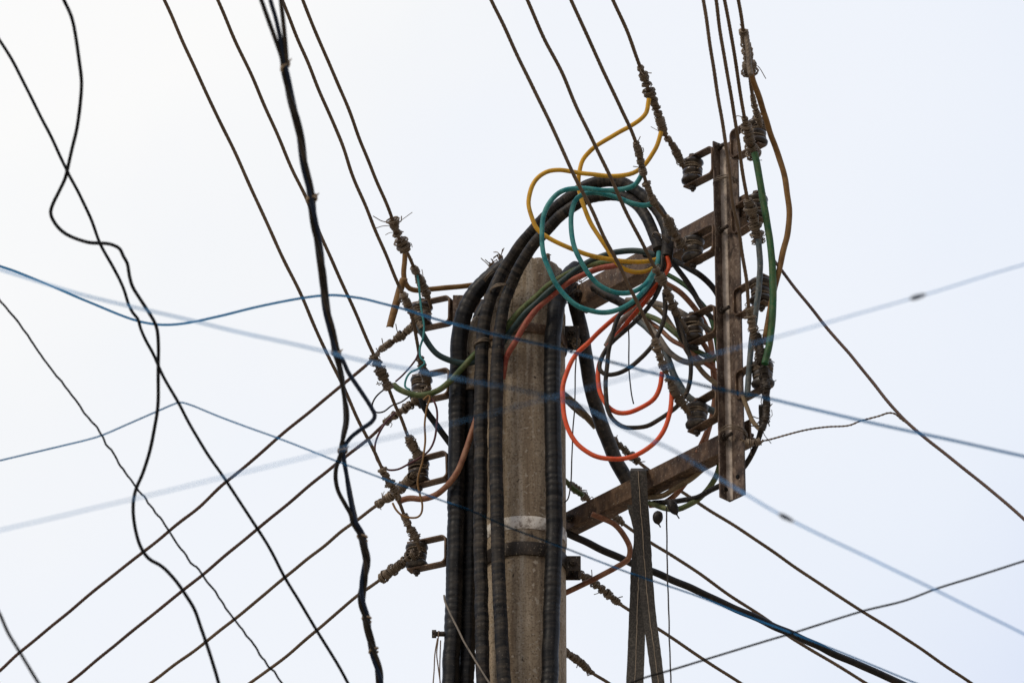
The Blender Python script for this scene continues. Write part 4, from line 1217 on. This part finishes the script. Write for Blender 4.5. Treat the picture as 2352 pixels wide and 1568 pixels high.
far1 = cable('slack_wire', 'faint far blurred wire sloping from the left edge to lower right', 'wire',
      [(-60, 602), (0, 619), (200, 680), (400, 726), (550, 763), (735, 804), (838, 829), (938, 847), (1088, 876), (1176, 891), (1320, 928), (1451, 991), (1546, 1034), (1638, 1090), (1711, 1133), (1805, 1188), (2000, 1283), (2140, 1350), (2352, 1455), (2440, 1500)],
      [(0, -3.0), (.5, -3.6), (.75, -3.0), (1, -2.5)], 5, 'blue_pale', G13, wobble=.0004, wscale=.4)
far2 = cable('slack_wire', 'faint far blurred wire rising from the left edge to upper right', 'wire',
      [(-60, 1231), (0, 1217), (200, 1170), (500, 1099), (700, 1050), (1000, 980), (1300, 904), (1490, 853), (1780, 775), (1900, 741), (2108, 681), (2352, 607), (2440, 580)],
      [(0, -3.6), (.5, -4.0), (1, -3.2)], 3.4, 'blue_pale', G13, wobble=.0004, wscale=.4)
cable('slack_wire', 'dark thin wire rising across the bottom right corner past the sling', 'wire',
      [(1380, 1592), (1448, 1568), (1478, 1556), (1538, 1539), (1651, 1504), (1764, 1470), (1827, 1451), (1889, 1431), (1984, 1402), (2076, 1379), (2151, 1351), (2239, 1324), (2352, 1288), (2420, 1266)],
      [(0, -1.3), (1, -1.5)], 5, 'black_clean', G13, wobble=.0004, wscale=.4)

for wire_, x in ((far1, 1805), (far2, 2108)):
    pp = o_info[wire_.name]
    i_ = min(range(len(pp)), key=lambda q: abs(proj(pp[q])[0] - x))
    kp = pp[i_ - 2:i_ + 4]
    b = MB(); b.tube(kp, .0042 * np.array([.5, .95, 1.05, .9, .8, .4]), 10)
    b.build('knot', M['blueblack'], wire_)

# ------------------------------------------------------------------ dark twisted bundle before the left wires
tb = empty('twisted_cable_bundle', P(740, 620, -1.6))
tag(tb, 'dark twisted cable bundle with cream ties hanging in front of the wires', 'cable bundle')
def Ybt(y): return float(np.interp(y, [-50, 600, 1000, 1600], [-2.3, -1.7, -1.25, -.85]))
cen = [(655, 165), (665, 215), (680, 270), (690, 320), (700, 380), (712, 440), (718, 480), (724, 525), (733, 572), (740, 620), (744, 670), (751, 712), (760, 752), (768, 792), (773, 812)]
low = [(815, 1200), (828, 1225), (836, 1250), (841, 1280), (840, 1305), (835, 1335), (831, 1362), (833, 1390), (839, 1412), (845, 1440), (852, 1475), (859, 1500), (866, 1525), (871, 1548), (874, 1575), (878, 1612)]
tops = [[(585, -45), (600, 0), (616, 45), (634, 95), (648, 138)], [(612, -45), (621, 0), (634, 45), (645, 95), (652, 138)], [(641, -45), (645, 0), (650, 45), (655, 95), (658, 138)]]
mids = [[(776, 835), (784, 872), (791, 912), (797, 942), (797, 970), (790, 1000), (784, 1022), (783, 1040), (778, 1055), (772, 1075), (771, 1100), (777, 1128), (793, 1158), (806, 1182)],
        [(786, 825), (800, 855), (830, 900), (853, 936), (861, 955), (853, 969), (830, 985), (806, 1004), (793, 1022), (789, 1038), (790, 1055), (796, 1090), (801, 1130), (808, 1165), (812, 1185)],
        [(779, 830), (786, 865), (790, 905), (793, 942), (793, 970), (788, 1000), (786, 1022), (788, 1040), (790, 1060), (797, 1095), (805, 1135), (812, 1170), (816, 1188)]]
def pt3(x, y, dy=0): return P(x, y, Ybt(y) + dy)
for k in range(3):
    pts = [pt3(*q) for q in tops[k]]
    def twist(seq, ph0, rate, amp):
        out = []
        for (x, y) in seq:
            a = ph0 + k * 2 * math.pi / 3 + y * rate
            out.append(P(x + amp * math.cos(a), y, Ybt(y) + amp / 1100 * math.sin(a)))
        return out
    pts += twist(cen, .6, .018, 5.2)
    pts += [pt3(x, y, [-.004, .0, .006][k]) for x, y in mids[k]]
    pts += twist(low, .2, .034, 5.2)
    q = catmull(pts, .007)
    b = MB(); b.tube(q, np.full(len(q), .0046) * (1 + .03 * wob(arclen(q), 1, .1, 50 + k)), 14)
    b.build('strand', M[('black', 'blueblack', 'black_dusty')[k]], tb)
def bundle_tie(x, y, w, n=2, tilt=.3):
    b = MB()
    c = P(x, y, Ybt(y))
    a = np.linspace(0, n * 2 * math.pi, n * 20)
    w = w / 1100.0
    q = c + np.c_[w * np.cos(a), w * np.sin(a), tilt * w * np.cos(a) + np.linspace(-.004, .004, len(a))]
    b.tube(q, .0022, 6)
    d_ = np.array([.6, -.5, .5]) * (1 if x < 800 else -1)
    b.tube(catmull([q[-1], q[-1] + d_ * .003, q[-1] + d_ * .007], .004), .0014, 5)
    b.build('cable_tie', M['tie'], tb)
for a in ((655, 152, 9, 2, .9), (716, 456, 11, 2, .3), (772, 810, 10, 2, -.1), (787, 1034, 10, 2, .15), (832, 1234, 11, 1, -.3), (842, 1421, 10, 1, -.2), (858, 1494, 10, 1, .3)):
    bundle_tie(*a)

bpy.context.view_layer.update()
for o in list(bpy.data.objects):
    if '_local' in o: del o['_local']
